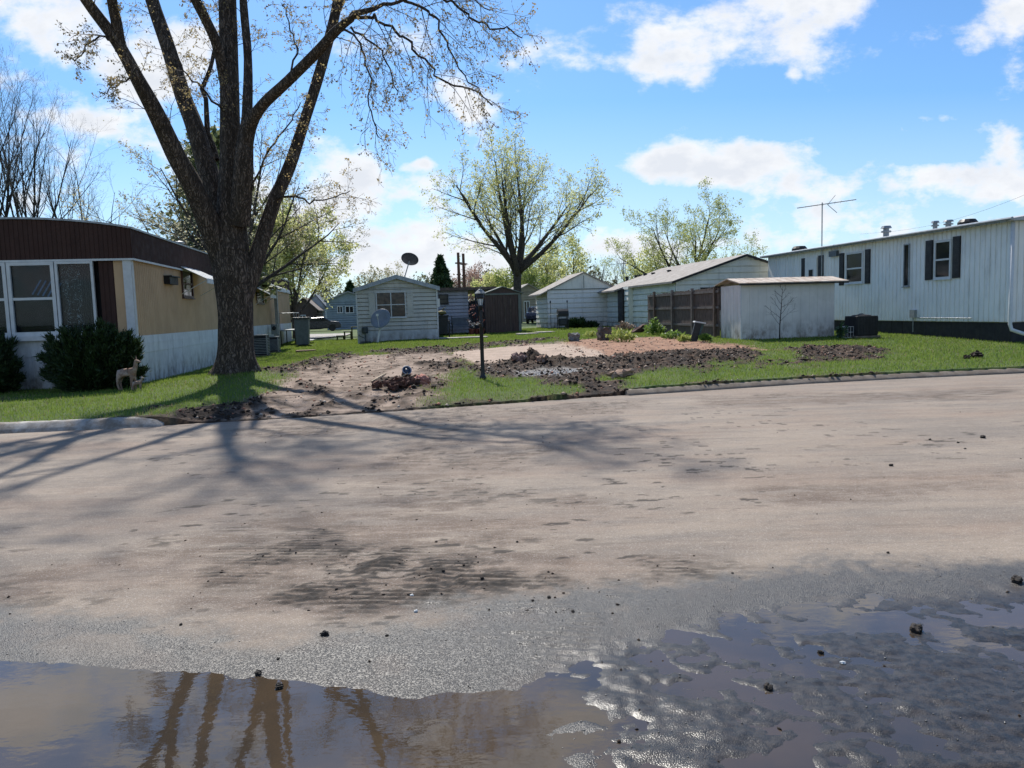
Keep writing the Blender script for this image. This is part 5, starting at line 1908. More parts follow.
conifer('evergreen_tree', 'dense dark green cone shaped evergreen behind the grey home', 442.5, 322, 66, 257, 44, needle_m, 3, 9000, .35)
conifer('evergreen_tree', 'small dark evergreen left of the grey home roof', 352, 326, 120, 283, 28, needle_m, 4, 3500, .7)


def pine(label, px, pyb, D, pytop, wpx, seed):
    b = P(px, pyb, D); b.z = Hs(b.x, b.y) - .05
    Ht = P(px, pytop, D).z - b.z
    Wr = wpx / 2 * D / FPX
    root = thing('pine_tree', label, 'tree', b)
    rnd = random.Random(seed)
    MB().tube([(0, 0, 0), (0, 0, Ht * .97)], [Ht * .02, .03], 10).build('trunk', bark_dark, root, True)
    br = MB(); sites = []
    k = 90
    for i in range(k):
        t = .22 + .76 * i / k
        az = i * 2.4
        L = Wr * (1 - t) ** .6 * 1.35 * rnd.uniform(.7, 1.1)
        p = Vector((0, 0, Ht * t))
        d = Vector((math.cos(az), math.sin(az), .15))
        pts = [p]
        for j in range(5):
            d = (d + Vector((rnd.gauss(0, .08), rnd.gauss(0, .08), .03))).normalized()
            pts.append(pts[-1] + d * L / 5)
            if j > 0:
                for q in range(9):
                    o = pts[-1] + Vector((rnd.gauss(0, .3), rnd.gauss(0, .3), rnd.gauss(.05, .12)))
                    sites.append(tuple(o))
        br.tube(pts, [.05, .04, .035, .03, .02, .01], 4, cap=False)
    br.build('branches', bark_dark, root)
    leaf_cloud('foliage', [s_ for s_ in sites if rnd.random() < .55], 5, .24, .13, pine_m, root, seed, 1.6)
    return root


pine('olive green pine standing behind the big maple trunk', 222, 330, 36, 130, 120, 8)

# ------------------------------------------------------------------ shrubs
def shrub(name, label, px, pyb, D, wpx, hpx, mat, seed, n, size, depth=.8, cat='shrub', spiky=.5):
    b = P(px, pyb, D); b.z = Hs(b.x, b.y) - .03
    Wr = wpx / 2 * D / FPX
    Hh = hpx * D / FPX
    root = thing(name, label, cat, b)
    rng = np.random.RandomState(seed)
    # leading shoots radiating from the base
    mb = MB()
    ns = 70
    sites = []
    for i in range(ns):
        az = rng.rand() * 6.283
        el = math.asin(min(1, .05 + .95 * rng.rand()))
        k = (.80 + .26 * rng.rand())
        e = Vector((math.cos(az) * math.cos(el) ** .6 * Wr * k, math.sin(az) * math.cos(el) ** .6 * Wr * depth * k, max(.12, math.sin(el) ** .7 * Hh * k)))
        s = Vector((e.x * .15, e.y * .15, .03))
        m_ = (s + e) / 2 + Vector((0, 0, -.05))
        mb.tube([s, m_, e], [.014, .010, .004], 4, cap=False)
        nn = n // ns
        tt = rng.rand(nn) ** .55
        P_ = np.array([tuple(s.lerp(e, t_)) for t_ in tt])
        sites.append(P_ + rng.normal(0, .055 + .05 * Wr, (nn, 3)) * (1.1 - tt[:, None] * .75))
    mb.build('stems', bark_dark, root)
    s = np.concatenate(sites)
    s[:, 2] = np.maximum(s[:, 2], .02)
    # needles / leaves point outwards and up
    rngd = s / (np.linalg.norm(s, axis=1)[:, None] + 1e-6) + np.array([0, 0, .35]) + rng.normal(0, spiky, s.shape)
    a = rngd / np.linalg.norm(rngd, axis=1)[:, None]
    bb = np.cross(a, rng.normal(0, 1, s.shape)); bb /= np.linalg.norm(bb, axis=1)[:, None]
    sz = size * (.6 + .8 * rng.rand(len(s)))[:, None]
    v = np.stack([s - bb * sz * .16, s + a * sz, s + bb * sz * .16, s - a * sz * .1], 1)
    np_mesh('foliage', v.reshape(-1, 3), np.arange(len(s) * 4).reshape(-1, 4), mat, root)
    return root


shrub('yew_shrub', 'large dark green yew below the front window of the tan home', 97, 392, 17.2, 104, 68, yew_m, 4, 52000, .10, .7)
shrub('yew_shrub', 'dark yew cut off by the left edge below the front window', -18, 394, 17.4, 90, 62, yew_m, 5, 38000, .10, .7)

# ------------------------------------------------------------------ lamp post
b = G(483, 379.5)
lp = thing('lamp_post', 'black garden lamp post with glass lantern standing at the edge of the dug up lot', 'lamp post', b)
Hp = P(482, 288, b.y).z - b.z
blk = plain('black_paint', (.010, .010, .011, 1), .5, .3, 8, spec=.5)
MB().lathe([(.075, 0), (.075, .05), (.045, .10), (.040, .14), (.040, Hp - .40), (.05, Hp - .39), (.05, Hp - .361)], 14).build('post', blk, lp, True)
gl = NT('frosted_glass')
fg = gl.finish(gl.pbr((.55, .58, .58, 1), .25, 0, .5))
MB().lathe([(.040, Hp - .36), (.062, Hp - .235), (.066, Hp - .225)], 6).build('lantern_glass', fg, lp)
mb = MB()
for k in range(6):
    a = 6.283 * k / 6
    mb.tube([(.042 * math.cos(a), .042 * math.sin(a), Hp - .36), (.070 * math.cos(a), .070 * math.sin(a), Hp - .22)], .006, 4)
mb.lathe([(.070, Hp - .224), (.085, Hp - .20), (.070, Hp - .11)], 12)
mb.build('lantern_frame', blk, lp)
MB().lathe([(.12, Hp - .12), (.12, Hp - .11), (.06, Hp - .05), (.05, Hp - .045), (.05, Hp - .03), (.012, Hp - .02), (.012, Hp + .02)], 12).build('lantern_cap', plain('weathered_cap', (.20, .22, .22, 1), .5, .3, 5), lp)
hb = thing('flower_hanger', 'curved iron hanger with faded white blossoms fixed to the lamp post', 'plant hanger', (b.x, b.y, b.z))
zc = P(483, 322, b.y).z - b.z
mb = MB()
mb.tube([(-.02, -.04, zc + .22), (.02, -.06, zc + .10), (-.02, -.07, zc - .03), (-.12, -.08, zc - .06), (-.24, -.08, zc - .02), (-.30, -.08, zc + .07)], .012, 6)
mb.tube([(.02, -.04, zc + .25), (.0, -.05, zc + .1), (.02, -.05, zc - .1)], .03, 6)
mb.build('hook', blk, hb)
rngk = random.Random(3)
st = []
for k in range(34):
    t_ = k / 33
    st.append((-.28 + .28 * t_ + rngk.gauss(0, .012), -.09 + rngk.gauss(0, .02), zc + .05 - .10 * math.sin(t_ * 2.4) + rngk.gauss(0, .02)))
leaf_cloud('blossoms', st, 2, .035, .01, plain('white_petal', (.6, .55, .5, 1), .8), hb, 3)

# ------------------------------------------------------------------ lawn ornament deer (skinned from a skeleton)


def skin_mesh(name, verts, edges, radii, mat, parent, sub=2):
    me = bpy.data.meshes.new('tmp_skin')
    me.from_pydata([tuple(v) for v in verts], edges, [])
    o = bpy.data.objects.new('tmp_skin', me)
    COL.objects.link(o)
    md = o.modifiers.new('s', 'SKIN')
    for i, r in enumerate(radii):
        me.skin_vertices[0].data[i].radius = (r, r) if isinstance(r, (int, float)) else r
    me.skin_vertices[0].data[0].use_root = True
    md.use_smooth_shade = True
    sb = o.modifiers.new('u', 'SUBSURF'); sb.levels = sub; sb.render_levels = sub
    dg = bpy.context.evaluated_depsgraph_get()
    nm = bpy.data.meshes.new_from_object(o.evaluated_get(dg))
    bpy.data.objects.remove(o)
    nm.name = name
    nm.materials.clear(); nm.materials.append(mat)
    r_ = bpy.data.objects.new(name, nm)
    COL.objects.link(r_)
    r_.parent = parent
    for p in nm.polygons:
        p.use_smooth = True
    return r_


deer_m = NT('weathered_deer_paint')
pn = deer_m.ramp(deer_m.noise(9, 4, .6), .45, .6)
deer_mat = deer_m.finish(deer_m.pbr(deer_m.mix(pn, (.24, .15, .105, 1), (.38, .28, .22, 1)), .75, 0, .3))


def deer(label, base, s, rz, name='deer_statue'):
    root = thing(name, label, 'lawn ornament', base, rz)
    V = [(0, 0, .50), (.16, 0, .51), (-.16, 0, .50),                 # body 0,1,2
         (.25, 0, .58), (.28, 0, .70), (.29, 0, .80),                 # neck 3,4 head 5
         (.36, 0, .775), (.42, 0, .75),                               # muzzle 6,7
         (.18, .06, .36), (.19, .065, .20), (.19, .065, .02),         # front legs 8..10
         (.18, -.06, .36), (.16, -.065, .20), (.17, -.065, .02),      # 11..13
         (-.19, .06, .38), (-.24, .065, .22), (-.20, .065, .02),      # hind 14..16
         (-.19, -.06, .38), (-.23, -.065, .22), (-.18, -.065, .02),   # 17..19
         (-.23, 0, .54), (-.27, 0, .48)]                              # tail
    E = [(0, 1), (0, 2), (1, 3), (3, 4), (4, 5), (5, 6), (6, 7), (1, 8), (8, 9), (9, 10), (1, 11), (11, 12), (12, 13), (2, 14), (14, 15), (15, 16), (2, 17), (17, 18), (18, 19), (2, 20), (20, 21)]
    Rr = [.105, .10, .10, .065, .05, .058, .036, .022, .045, .026, .022, .045, .026, .022, .06, .028, .022, .06, .028, .022, .03, .015]
    body = skin_mesh('body', [Vector(v) * s for v in V], E, [r * s for r in Rr], deer_mat, root)
    for sg in (-1, 1):
        mb = MB()
        mb.add([Vector(v) * s for v in [(.27, sg * .03, .83), (.30, sg * .045, .83), (.235, sg * .10, .93), (.275, sg * .035, .845)]], [(0, 1, 2), (0, 2, 3), (1, 3, 2), (0, 3, 1)])
        mb.build('ear', deer_mat, root)
        MB().lathe([(.001, -.008 * s), (.009 * s, 0), (.001, .008 * s)], 8, (.325 * s, sg * .05 * s, .81 * s)).build('eye', trim_dk, root)
    return root


b = G(131, 390.5)
deer('painted doe lawn statue standing in front of the large yew', (b.x - .02, b.y - .1, b.z - .01), .82, R(-8))
b = G(147, 389.5)
deer('small painted fawn statue at the feet of the doe statue', (b.x - .08, b.y - .25, b.z - .01), .36, R(8), 'fawn_statue')

# ------------------------------------------------------------------ things along the tan home (seen right of the trunk)
Lx = lambda px, py, x0: wall_hit((HOME_L.location.x + NV[0] * x0, HOME_L.location.y + NV[1] * x0), DV, px, py)
def at_home(px, py, x0):
    s_, _ = Lx(px, py, x0)
    h = HOME_L.location
    x = h.x + NV[0] * x0 + DV[0] * s_; y = h.y + NV[1] * x0 + DV[1] * s_
    return Vector((x, y, Hs(x, y)))
for k, (px, lab, w_) in enumerate([(261, 'dark louvred air conditioner beside the tree roots', .85), (272.5, 'second smaller louvred air conditioner behind the first', .7)]):
    p = at_home(px, 358 - 3 * k, .75)
    r_ = thing('air_conditioner', lab, 'air conditioner', p, YAW)
    MB().box(-.35, .35, -.35, .35, .0, .06).build('pad', conc, r_)
    MB().box(-.32, .32, -.32, .32, .06, w_).build('casing', plain('condenser_dark', (.018, .018, .02, 1), .6), r_)
    mb = MB()
    for q in range(10):
        z_ = .12 + q * (w_ - .2) / 10
        mb.box(-.335, .335, -.335, -.32, z_, z_ + .02)
        mb.box(.32, .335, -.32, .32, z_, z_ + .02)
    mb.build('louvres', galv, r_)
    MB().box(-.34, .34, -.34, .34, w_, w_ + .03).box(-.34, -.29, -.345, -.325, .06, w_).box(.29, .34, -.345, -.325, .06, w_).build('top_panel', plain('putty_metal', (.30, .30, .28, 1), .6), r_)
p = at_home(289, 350, .45)
r_ = thing('entry_steps', 'small iron entry steps with thin railings against the tan home', 'steps', p, YAW)
MB().box(-.35, .5, -.9, 1.6, .78, .84).build('landing', galv, r_)
for k in range(3):
    MB().box(.5 + k * .28, .78 + k * .28, -.3, 1.0, .58 - k * .2, .62 - k * .2).build('tread', galv, r_)
for k, (x_, y_) in enumerate([(-.3, -.85), (.45, -.85), (.45, 1.55), (-.3, 1.55), (.95, -.3), (.95, 1.0)]):
    zt_ = .78 if k < 4 else .4
    MB().box(x_, x_ + .05, y_, y_ + .05, 0, zt_).build('leg', black_m, r_)
mb = MB()
mb.tube([(.47, -.85, .84), (.47, -.85, 1.75), (.47, 1.55, 1.75), (.47, 1.55, .84)], .02, 6)
mb.tube([(-.3, -.85, .84), (-.3, -.85, 1.75), (.47, -.85, 1.75)], .02, 6)
mb.tube([(.47, .3, .84), (.47, .3, 1.75)], .02, 6)
mb.build('railing', galv, r_)
p = at_home(276, 352, .35)
r_ = thing('meter_pedestal', 'grey utility meter on a short post in front of the entry steps', 'utility meter', p, YAW)
MB().box(-.05, .05, -.05, .05, 0, .8).build('post', galv, r_)
mb = MB(); mb.box(-.16, .16, -.14, .14, .75, 1.25); mb.build('box', plain('meter_paint', (.25, .27, .27, 1), .5), r_, bevel=.02)
mb = MB(); q_ = MB().lathe([(.10, 0), (.10, .06), (.07, .09), (.01, .095)], 14); mb.add([(v[0], -.14 - v[2], 1.05 + v[1]) for v in q_.v], q_.f); mb.build('dial', glass_m, r_)
p = at_home(303, 347, 1.4)
r_ = thing('wheeled_bin', 'tall grey lidded cabinet standing past the entry steps', 'cabinet', p, YAW)
mb = MB()
mb.prism([(-.30, .06), (.34, .06), (.40, 1.42), (-.36, 1.42)], 'y', -.35, .35)
mb.build('body', plain('grey_cabinet', (.16, .19, .21, 1), .5), r_, bevel=.02)
MB().box(-.40, .46, -.42, .40, 1.42, 1.52).build('lid', plain('dark_lid', (.08, .09, .10, 1), .5), r_, bevel=.02)
MB().box(-.2, .28, -.3, .3, 0, .06).build('base', black_m, r_)
p = G(306, 352)
r_ = thing('wood_board', 'short brown board lying on the grass below the steps', 'board', p, R(20))
MB().box(-.42, .42, -.25, .25, .03, .09).box(-.36, -.28, -.2, .2, 0, .03).box(.28, .36, -.2, .2, 0, .03).build('planks', plain('brown_board', (.20, .12, .075, 1), .8, .3, 4), r_)

# tiered planter left of the grey home
p = G(349, 340)
r_ = thing('tiered_planter', 'mossy tiered wooden plant stand beside the grey home corner', 'planter', p, YAW)
moss = plain('moss_wood', (.11, .115, .045, 1), .85, .4, 6)
for k, (x_, h_) in enumerate([(-.75, .25), (-.3, .5), (.15, .75)]):
    MB().box(x_, x_ + .48, -.2, .4, h_, h_ + .05).build('shelf', plain('shelf_top', (.33, .33, .26, 1), .8), r_)
    for xx in (x_ + .02, x_ + .40):
        MB().box(xx, xx + .06, -.18, -.12, 0, h_).build('leg', moss, r_)
        MB().box(xx, xx + .06, .32, .38, 0, h_).build('leg', moss, r_)
MB().box(.20, .60, -.1, .3, .80, .82).build('tray', moss, r_)

# things by the lavender home and brown shed
def lt(px, py, D):
    q = P(px, py, D); return Vector((q.x, q.y, Hs(q.x, q.y)))
p = lt(442.5, 335, 42)
r_ = thing('garbage_bin', 'black wheeled bin with yellow topped bags beside the lavender home', 'garbage bin', p, YAW)
mb = MB(); mb.prism([(-.26, .08), (.26, .08), (.32, 1.05), (-.32, 1.05)], 'y', -.32, .32); mb.build('body', blk, r_, bevel=.02)
MB().box(-.35, .35, -.36, .36, 1.05, 1.12).build('lid', blk, r_)
for sg in (-1, 1):
    mb = MB(); q_ = MB().lathe([(.1, -.025), (.1, .025)], 14); mb.add([(sg * .30 + v[2], .25 + v[0], .10 + v[1]) for v in q_.v], q_.f); mb.build('wheel', black_m, r_)
p2 = Vector((p.x, p.y, p.z + 1.12))
r_ = thing('garden_bag', 'yellowish bag lying on the lid of the black bin', 'bag', p2)
mb = MB(); mb.lathe([(.05, 0), (.24, .05), (.27, .12), (.18, .22), (.05, .25)], 10); mb.tube([(0, 0, .22), (.12, 0, .36), (.22, .05, .40)], [.05, .03, .015], 6)
mb.build('sack', plain('yellow_bag', (.20, .17, .05, 1), .7, .5, 8), r_, True)
p = lt(462, 333.5, 43)
r_ = thing('patio_chair', 'dark metal patio chair against the lavender wall', 'chair', p, YAW)
MB().box(-.55, .55, -.25, .25, .42, .46).build('seat', plain('chair_sling', (.10, .12, .14, 1), .7), r_)
MB().box(-.52, .52, .24, .27, .50, .95).build('backrest', plain('chair_sling2', (.12, .14, .17, 1), .7), r_)
for x_ in (-.55, .51):
    for y_ in (-.25, .21):
        MB().box(x_, x_ + .04, y_, y_ + .04, 0, .62 if y_ < 0 else 1.0).build('leg', black_m, r_)
    MB().box(x_, x_ + .04, -.25, .25, .62, .65).build('armrest', black_m, r_)
p = lt(449.5, 336, 39.5)
r_ = thing('garden_post', 'thin short black post in the grass near the bin', 'post', p)
MB().lathe([(.04, 0), (.04, .78), (.06, .80), (.05, .86), (.01, .90)], 10).build('post_body', blk, r_)
p = lt(478, 333, 42.5)
r_ = thing('flower_pots', 'red and white potted decorations crowding the small porch', 'porch decorations', p)
mb = MB()
for k, (x_, y_, z_) in enumerate([(-.35, 0, 0), (-.05, .2, 0), (.2, 0, 0)]):
    mb.lathe([(.12, z_), (.17, z_ + .28), (.18, z_ + .3)], 10, (x_, y_, 0))
mb.build('pots', plain('dark_red_pot', (.16, .04, .03, 1), .6), r_)
rk = random.Random(5)
leaf_cloud('flowers', [(rk.uniform(-.5, .35), rk.uniform(-.1, .3), rk.uniform(.3, 1.9)) for _ in range(34)], 3, .12, .05, leafy('red_flower', (.30, .04, .03, 1), (.42, .30, .27, 1), .2), r_, 6)
# flat stepping stones by the brown shed
for k, (px, py, w_, lab) in enumerate([(545, 333.5, .9, 'pale slab in the grass close to the garage corner'), (527, 334.5, 1.0, 'pale slab in the grass below the brown shed corner'), (458, 336.3, 2.9, 'long pale concrete strip in front of the patio chair')]):
    p = lt(px, py, 40 - k)
    r_ = MB().box(-w_ / 2, w_ / 2, -.5, .5, -.05, .07).build('paving_slab', conc_white, None, bevel=.01)
    r_.location = p; r_.rotation_euler = (0, 0, YAW)
    tag(r_, lab, 'paving slab')

# barbecue in front of the garage
p = lt(563, 331, 43.5)
r_ = thing('barbecue_grill', 'black barbecue grill with side shelf in front of the garage', 'grill', p, YAW)
mb = MB(); mb.box(-.3, .3, -.22, .22, .70, .88); mb.prism([(-.22, .88), (.22, .88), (.20, 1.02), (.08, 1.13), (-.08, 1.13), (-.20, 1.02)], 'x', -.3, .3)
mb.build('firebox', blk, r_)
for x_ in (-.28, .24):
    for y_ in (-.2, .16):
        MB().box(x_, x_ + .04, y_, y_ + .04, 0, .7).build('leg', blk, r_)
MB().box(-.75, -.32, -.2, .2, .82, .86).build('side_shelf', frame_w, r_)
MB().box(-.25, .25, -.18, .18, .2, .6).build('gas_bottle', plain('dark_tank', (.03, .035, .04, 1), .5), r_, bevel=.08)
for x_ in (-.62, .35):
    MB().tube([(x_, .3, 0), (x_, .3, 1.55)], .015, 5).lathe([(.05, 1.5), (.03, 1.62)], 6, (x_, .3, 0)).build('torch_pole', blk, r_)
shrub('low_shrub', 'small dark evergreen shrub at the foot of the garage wall', 576.5, 331, 44.6, 20, 10, needle_m, 9, 5000, .16, .7)
shrub('low_shrub', 'sparse low dark plants right of the shrub at the garage wall', 592, 331, 44.9, 14, 6, needle_m, 10, 2200, .14, .7)

# blocks, planks and plants at the back of the lot
blkstone = plain('stained_block', (.13, .11, .095, 1), .9, .4, 5, .6, 30, col2=(.06, .05, .045, 1))


def rough_block(name, label, p, sx, sy, sz, rz, mat, cat='block', jag=.03, seed=1):
    rk_ = random.Random(seed)
    bm_ = bmesh.new()
    bmesh.ops.create_cube(bm_, size=1)
    for v in bm_.verts:
        v.co = Vector((v.co.x * sx, v.co.y * sy, v.co.z * sz + sz / 2))
    bmesh.ops.subdivide_edges(bm_, edges=bm_.edges[:], cuts=3, use_grid_fill=True)
    for v in bm_.verts:
        v.co += Vector((rk_.gauss(0, 1), rk_.gauss(0, 1), rk_.gauss(0, 1))) * jag
    me = bpy.data.meshes.new(name); bm_.to_mesh(me); bm_.free()
    me.materials.append(mat)
    o = bpy.data.objects.new(name, me); COL.objects.link(o)
    o.location = p; o.rotation_euler = (0, 0, rz)
    return tag(o, label, cat)


p = G(604.5, 340)
rough_block('chipped_block', 'large dark chipped concrete block at the back of the dirt lot', p, .42, .4, .46, .2, blkstone, seed=2)
p = G(574.5, 341.5)
rough_block('chipped_block', 'smaller grey stone block left of the large chipped block', p, .38, .3, .30, -.2, plain('grey_block', (.20, .20, .19, 1), .9, .4, 5, .5, 30), jag=.035, seed=3)
p = G(640, 333)
r_ = rough_block('charred_log', 'short dark red log leaning by the leafy plant', p, .75, .28, .26, .5, plain('log', (.10, .05, .04, 1), .85, .4, 6, .5, 30), 'log', .02, 4)
r_.rotation_euler = (0, -.45, .5)
p = G(694, 341.5)
r_ = thing('utility_pedestal', 'leaning dark utility pedestal with white top in front of the fence', 'utility box', p, 0)
mb = MB(); mb.prism([(-.16, 0), (.06, 0), (.24, .60), (.02, .64)], 'y', -.14, .0); mb.build('front_panel', blk, r_, bevel=.01)
mb = MB(); mb.prism([(.0, 0.02), (.10, 0.0), (.36, .58), (.22, .60)], 'y', 0.003, .15); mb.build('side_panel', plain('teal_grey', (.08, .13, .13, 1), .6), r_)
mb = MB(); mb.prism([(.0, .645), (.24, .602), (.37, .585), (.37, .62), (.02, .69)], 'y', -.15, .16); mb.build('cap', frame_w, r_)

leaf_bright = leafy('weed_leaf', (.10, .20, .035, 1), (.24, .34, .07, 1), .4, .5)
leaf_lime = leafy('lime_leaf', (.26, .32, .07, 1), (.40, .42, .12, 1), .4, .5)


def weeds(name, label, px, py, wpx, hpx, mat, seed, n=26, flower=0, broad=.5):
    p = G(px, py)
    rk_ = random.Random(seed)
    root = thing(name, label, 'plant', p)
    W_, H_ = wpx / 2 * p.y / FPX, hpx * p.y / FPX
    st_, fl, stems = [], [], MB()
    V, F = [], []
    lb = MB()
    for i in range(n):
        az = rk_.random() * 6.28
        k = rk_.random() ** .6
        e = Vector((math.cos(az) * W_ * k, math.sin(az) * W_ * .6 * k, H_ * (1.05 - k * .6) * rk_.uniform(.7, 1.05)))
        s = Vector((e.x * .5, e.y * .5, 0))
        stems.tube([s, (s + e) / 2 + Vector((0, 0, H_ * .1)), e], [.006, .005, .003], 3, cap=False)
        for q in range(7):
            t_ = .3 + .7 * q / 6
            c = s.lerp(e, t_)
            a = Vector((rk_.gauss(0, 1), rk_.gauss(0, 1), rk_.gauss(.5, .5))).normalized()
            bvec = a.orthogonal().normalized()
            l = rk_.uniform(.08, .17)
            w2 = l * broad * .5
            n2 = a.cross(bvec) * l * .12
            lb.add([c, c + a * l * .5 + bvec * w2 + n2, c + a * l, c + a * l * .5 - bvec * w2 + n2, c + a * l * .5], [(0, 1, 4), (1, 2, 4), (4, 2, 3), (0, 4, 3)])
        if i < flower:
            fl.append(tuple(e + Vector((0, 0, .03))))
    stems.build('stems', leaf_bright, root)
    lb.build('leaves', mat, root)
    if fl:
        leaf_cloud('flowers', fl, 4, .09, .02, plain('white_flower', (.7, .7, .66, 1), .7), root, seed)
    return root


weeds('leafy_plant', 'tall broad leaved green plant with white blooms by the fence', 654, 335.5, 24, 17, leaf_bright, 1, 46, 9, .75)
weeds('weeds', 'lime green weeds spilling over the dirt edge', 622, 342, 30, 14, leaf_lime, 2, 44, 4)
weeds('weeds', 'bright green weeds in front of the fence middle', 672, 339, 26, 9, leaf_bright, 3, 36, 5)
weeds('weeds', 'low green weeds just left of the leaning pedestal', 684, 342, 14, 7, leaf_lime, 4, 20)
weeds('weeds', 'green weeds between the pedestal and the shed', 705, 341.5, 14, 8, leaf_bright, 5, 20)
weeds('weeds', 'lime weeds behind the chipped block', 592, 337, 24, 6, leaf_lime, 6, 26)
weeds('dead_stalks', 'dry reddish dead stalks heaped beside the house corner', 624, 331, 22, 10, leafy('dead_leaf', (.22, .13, .09, 1), (.34, .24, .18, 1), .2), 7, 36)
weeds('weeds', 'dark green weeds between the shed and the air conditioner', 841, 339, 9, 18, leafy('dk', (.03, .07, .03, 1), (.06, .10, .06, 1), .2), 8, 24)
# air conditioner beside the white home
p = G(861, 337.5)
r_ = thing('air_conditioner', 'black square air conditioner beside the white ribbed home', 'air conditioner', p, YAW)
MB().box(-.44, .44, -.4, .4, 0, .07).build('pad', conc, r_)
MB().box(-.37, .37, -.36, .36, .07, .72).build('casing', blk, r_, bevel=.02)
mb = MB()
for q in range(14):
    mb.box(-.36 + q * .054, -.34 + q * .054, -.375, -.36, .12, .68)
    mb.box(-.385, -.37, -.34 + q * .05, -.32 + q * .05, .12, .68)
mb.build('grille', plain('grille', (.035, .035, .04, 1), .5), r_)
MB().lathe([(.30, .72), (.30, .745), (.1, .77), (.05, .80)], 16).build('fan_guard', plain('fan_guard', (.06, .05, .045, 1), .5), r_)
# scrap between
p = G(847, 338)
r_ = thing('wire_crate', 'pale wire crate on the grass left of the black air conditioner', 'crate', p, YAW)
mb = MB()
for z_ in (.02, .2, .38):
    for (a_, b_) in [((-.2, -.2), (.2, -.2)), ((.2, -.2), (.2, .2)), ((.2, .2), (-.2, .2)), ((-.2, .2), (-.2, -.2))]:
        mb.tube([(a_[0], a_[1], z_), (b_[0], b_[1], z_)], .01, 4)
for k in range(5):
    for s_ in (-.2, .2):
        mb.tube([(-.2 + .1 * k, s_, .02), (-.2 + .1 * k, s_, .38)], .008, 4)
        mb.tube([(s_, -.2 + .1 * k, .02), (s_, -.2 + .1 * k, .38)], .008, 4)
mb.build('wires', frame_w, r_)

# sapling in front of the shed
p = G(779.5, 340)
r_ = thing('sapling', 'thin bare sapling growing right in front of the shed', 'tree', p)
t = Tree(random.Random(17))
zt_ = 1.75
pts = [Vector(p), Vector(p) + Vector((.01, 0, .5)), Vector(p) + Vector((.05, 0, 1.0)), Vector(p) + Vector((.10, 0, zt_))]
t.trunk.tube(pts, [.02, .017, .014, .004], 6)
for k in range(11):
    q = pts[1].lerp(pts[3], k / 11)
    s_ = 1 if k % 2 else -1
    t.grow(q, (s_ * 1.0, t.rnd.gauss(0, .5), .8), .75 * (1 - k / 16), .007, 1, [None, dict(seg=4, wander=.12, up=.08, kids=4, t0=.3, ang=.6, ratio=.45, thick=.006), dict(seg=3, wander=.12, up=.06, kids=0, ang=.6, ratio=.5)])
finish_tree(t, r_, bark_dark, bark_dark, [], 1)

# ------------------------------------------------------------------ poles, wires, cars far away
pole_m = plain('red_brown_pole', (.17, .075, .05, 1), .85, .3, 3, sc=(3, 3, .5))
for k, (px, lab, yt) in enumerate([(460.5, 'left of the two reddish utility poles behind the lavender home', 252.5), (465.5, 'right of the two reddish utility poles behind the lavender home', 253.5)]):
    p = P(px, 320, 105); p.z = Hs(p.x, p.y)
    r_ = thing('utility_pole', lab, 'utility pole', p)
    h_ = P(px, yt, 105).z - p.z
    MB().tube([(0, 0, 0), (0, 0, h_)], [.24, .18], 8).build('pole', pole_m, r_)
    MB().box(-.45, .45, -.08, .08, h_ - 1.5, h_ - 1.3).box(-.3, .3, -.08, .08, h_ - 3.0, h_ - 2.85).build('crossarm', pole_m, r_)
p = P(704, 310, 118); p.z = Hs(p.x, p.y)
r_ = thing('utility_pole', 'small dark utility pole above the tan roof', 'utility pole', p)
h_ = P(704, 250, 118).z - p.z
MB().tube([(0, 0, 0), (0, 0, h_)], [.2, .14], 8).build('pole', bark_dark, r_)
MB().box(-.8, .8, -.07, .07, h_ - .9, h_ - .75).build('crossarm', bark_dark, r_)
wr = MB()
a_, b_ = P(1100, 162, 40), P(860, 234, 62)
pts = [a_.lerp(b_, i / 14) - Vector((0, 0, .9 * math.sin(math.pi * i / 14))) for i in range(15)]
wr.tube(pts, .007, 4)
o = wr.build('overhead_wire', plain('wire', (.05, .05, .05, 1), .6), None)
tag(o, 'faint overhead wire crossing the sky above the white home', 'wire')


def car(label, p, rz, colr, L=4.5, Wd_=1.8):
    root = thing('parked_car', label, 'car', p, rz)
    paint = plain('car_paint', colr, .25, .1, 2, spec=.6)
    prof = [(-L / 2, .35), (-L / 2, .75), (-L / 2 + .1, .90), (-L * .27, .98), (-L * .15, 1.38), (L * .14, 1.42), (L * .28, 1.02), (L / 2 - .15, .92), (L / 2, .70), (L / 2, .35), (L * .42, .28), (-L * .42, .28)]
    MB().prism(prof, 'y', -Wd_ / 2, Wd_ / 2).build('body', paint, root, bevel=.08)
    for sg in (-1, 1):
        mb = MB()
        y_ = sg * (Wd_ / 2 + .004)
        mb.prism([(-L * .22, 1.0), (-L * .13, 1.31), (L * .12, 1.35), (L * .22, 1.03)], 'y', min(y_, y_ + sg * .012), max(y_, y_ + sg * .012))
        mb.build('side_window', glass_m, root)
        for x_ in (-L * .31, L * .31):
            w_ = MB(); q_ = MB().lathe([(.2, -.09), (.32, -.10), (.34, -.06), (.34, .06), (.32, .10), (.2, .09)], 18)
            w_.add([(x_ + v[0], sg * (Wd_ / 2 - .06) + v[2], .34 + v[1]) for v in q_.v], q_.f)
            wo_ = w_.build('wheel', black_m, root)
    return root


p = P(318, 327.5, 78); p.z = Hs(p.x, p.y)
car('dark parked car beneath the trees past the tan home', p, R(15), (.02, .022, .035, 1))
p = P(540, 322, 66); p.z = Hs(p.x, p.y)
car('dark blue parked car half hidden behind the garage', p, R(80), (.012, .016, .04, 1))
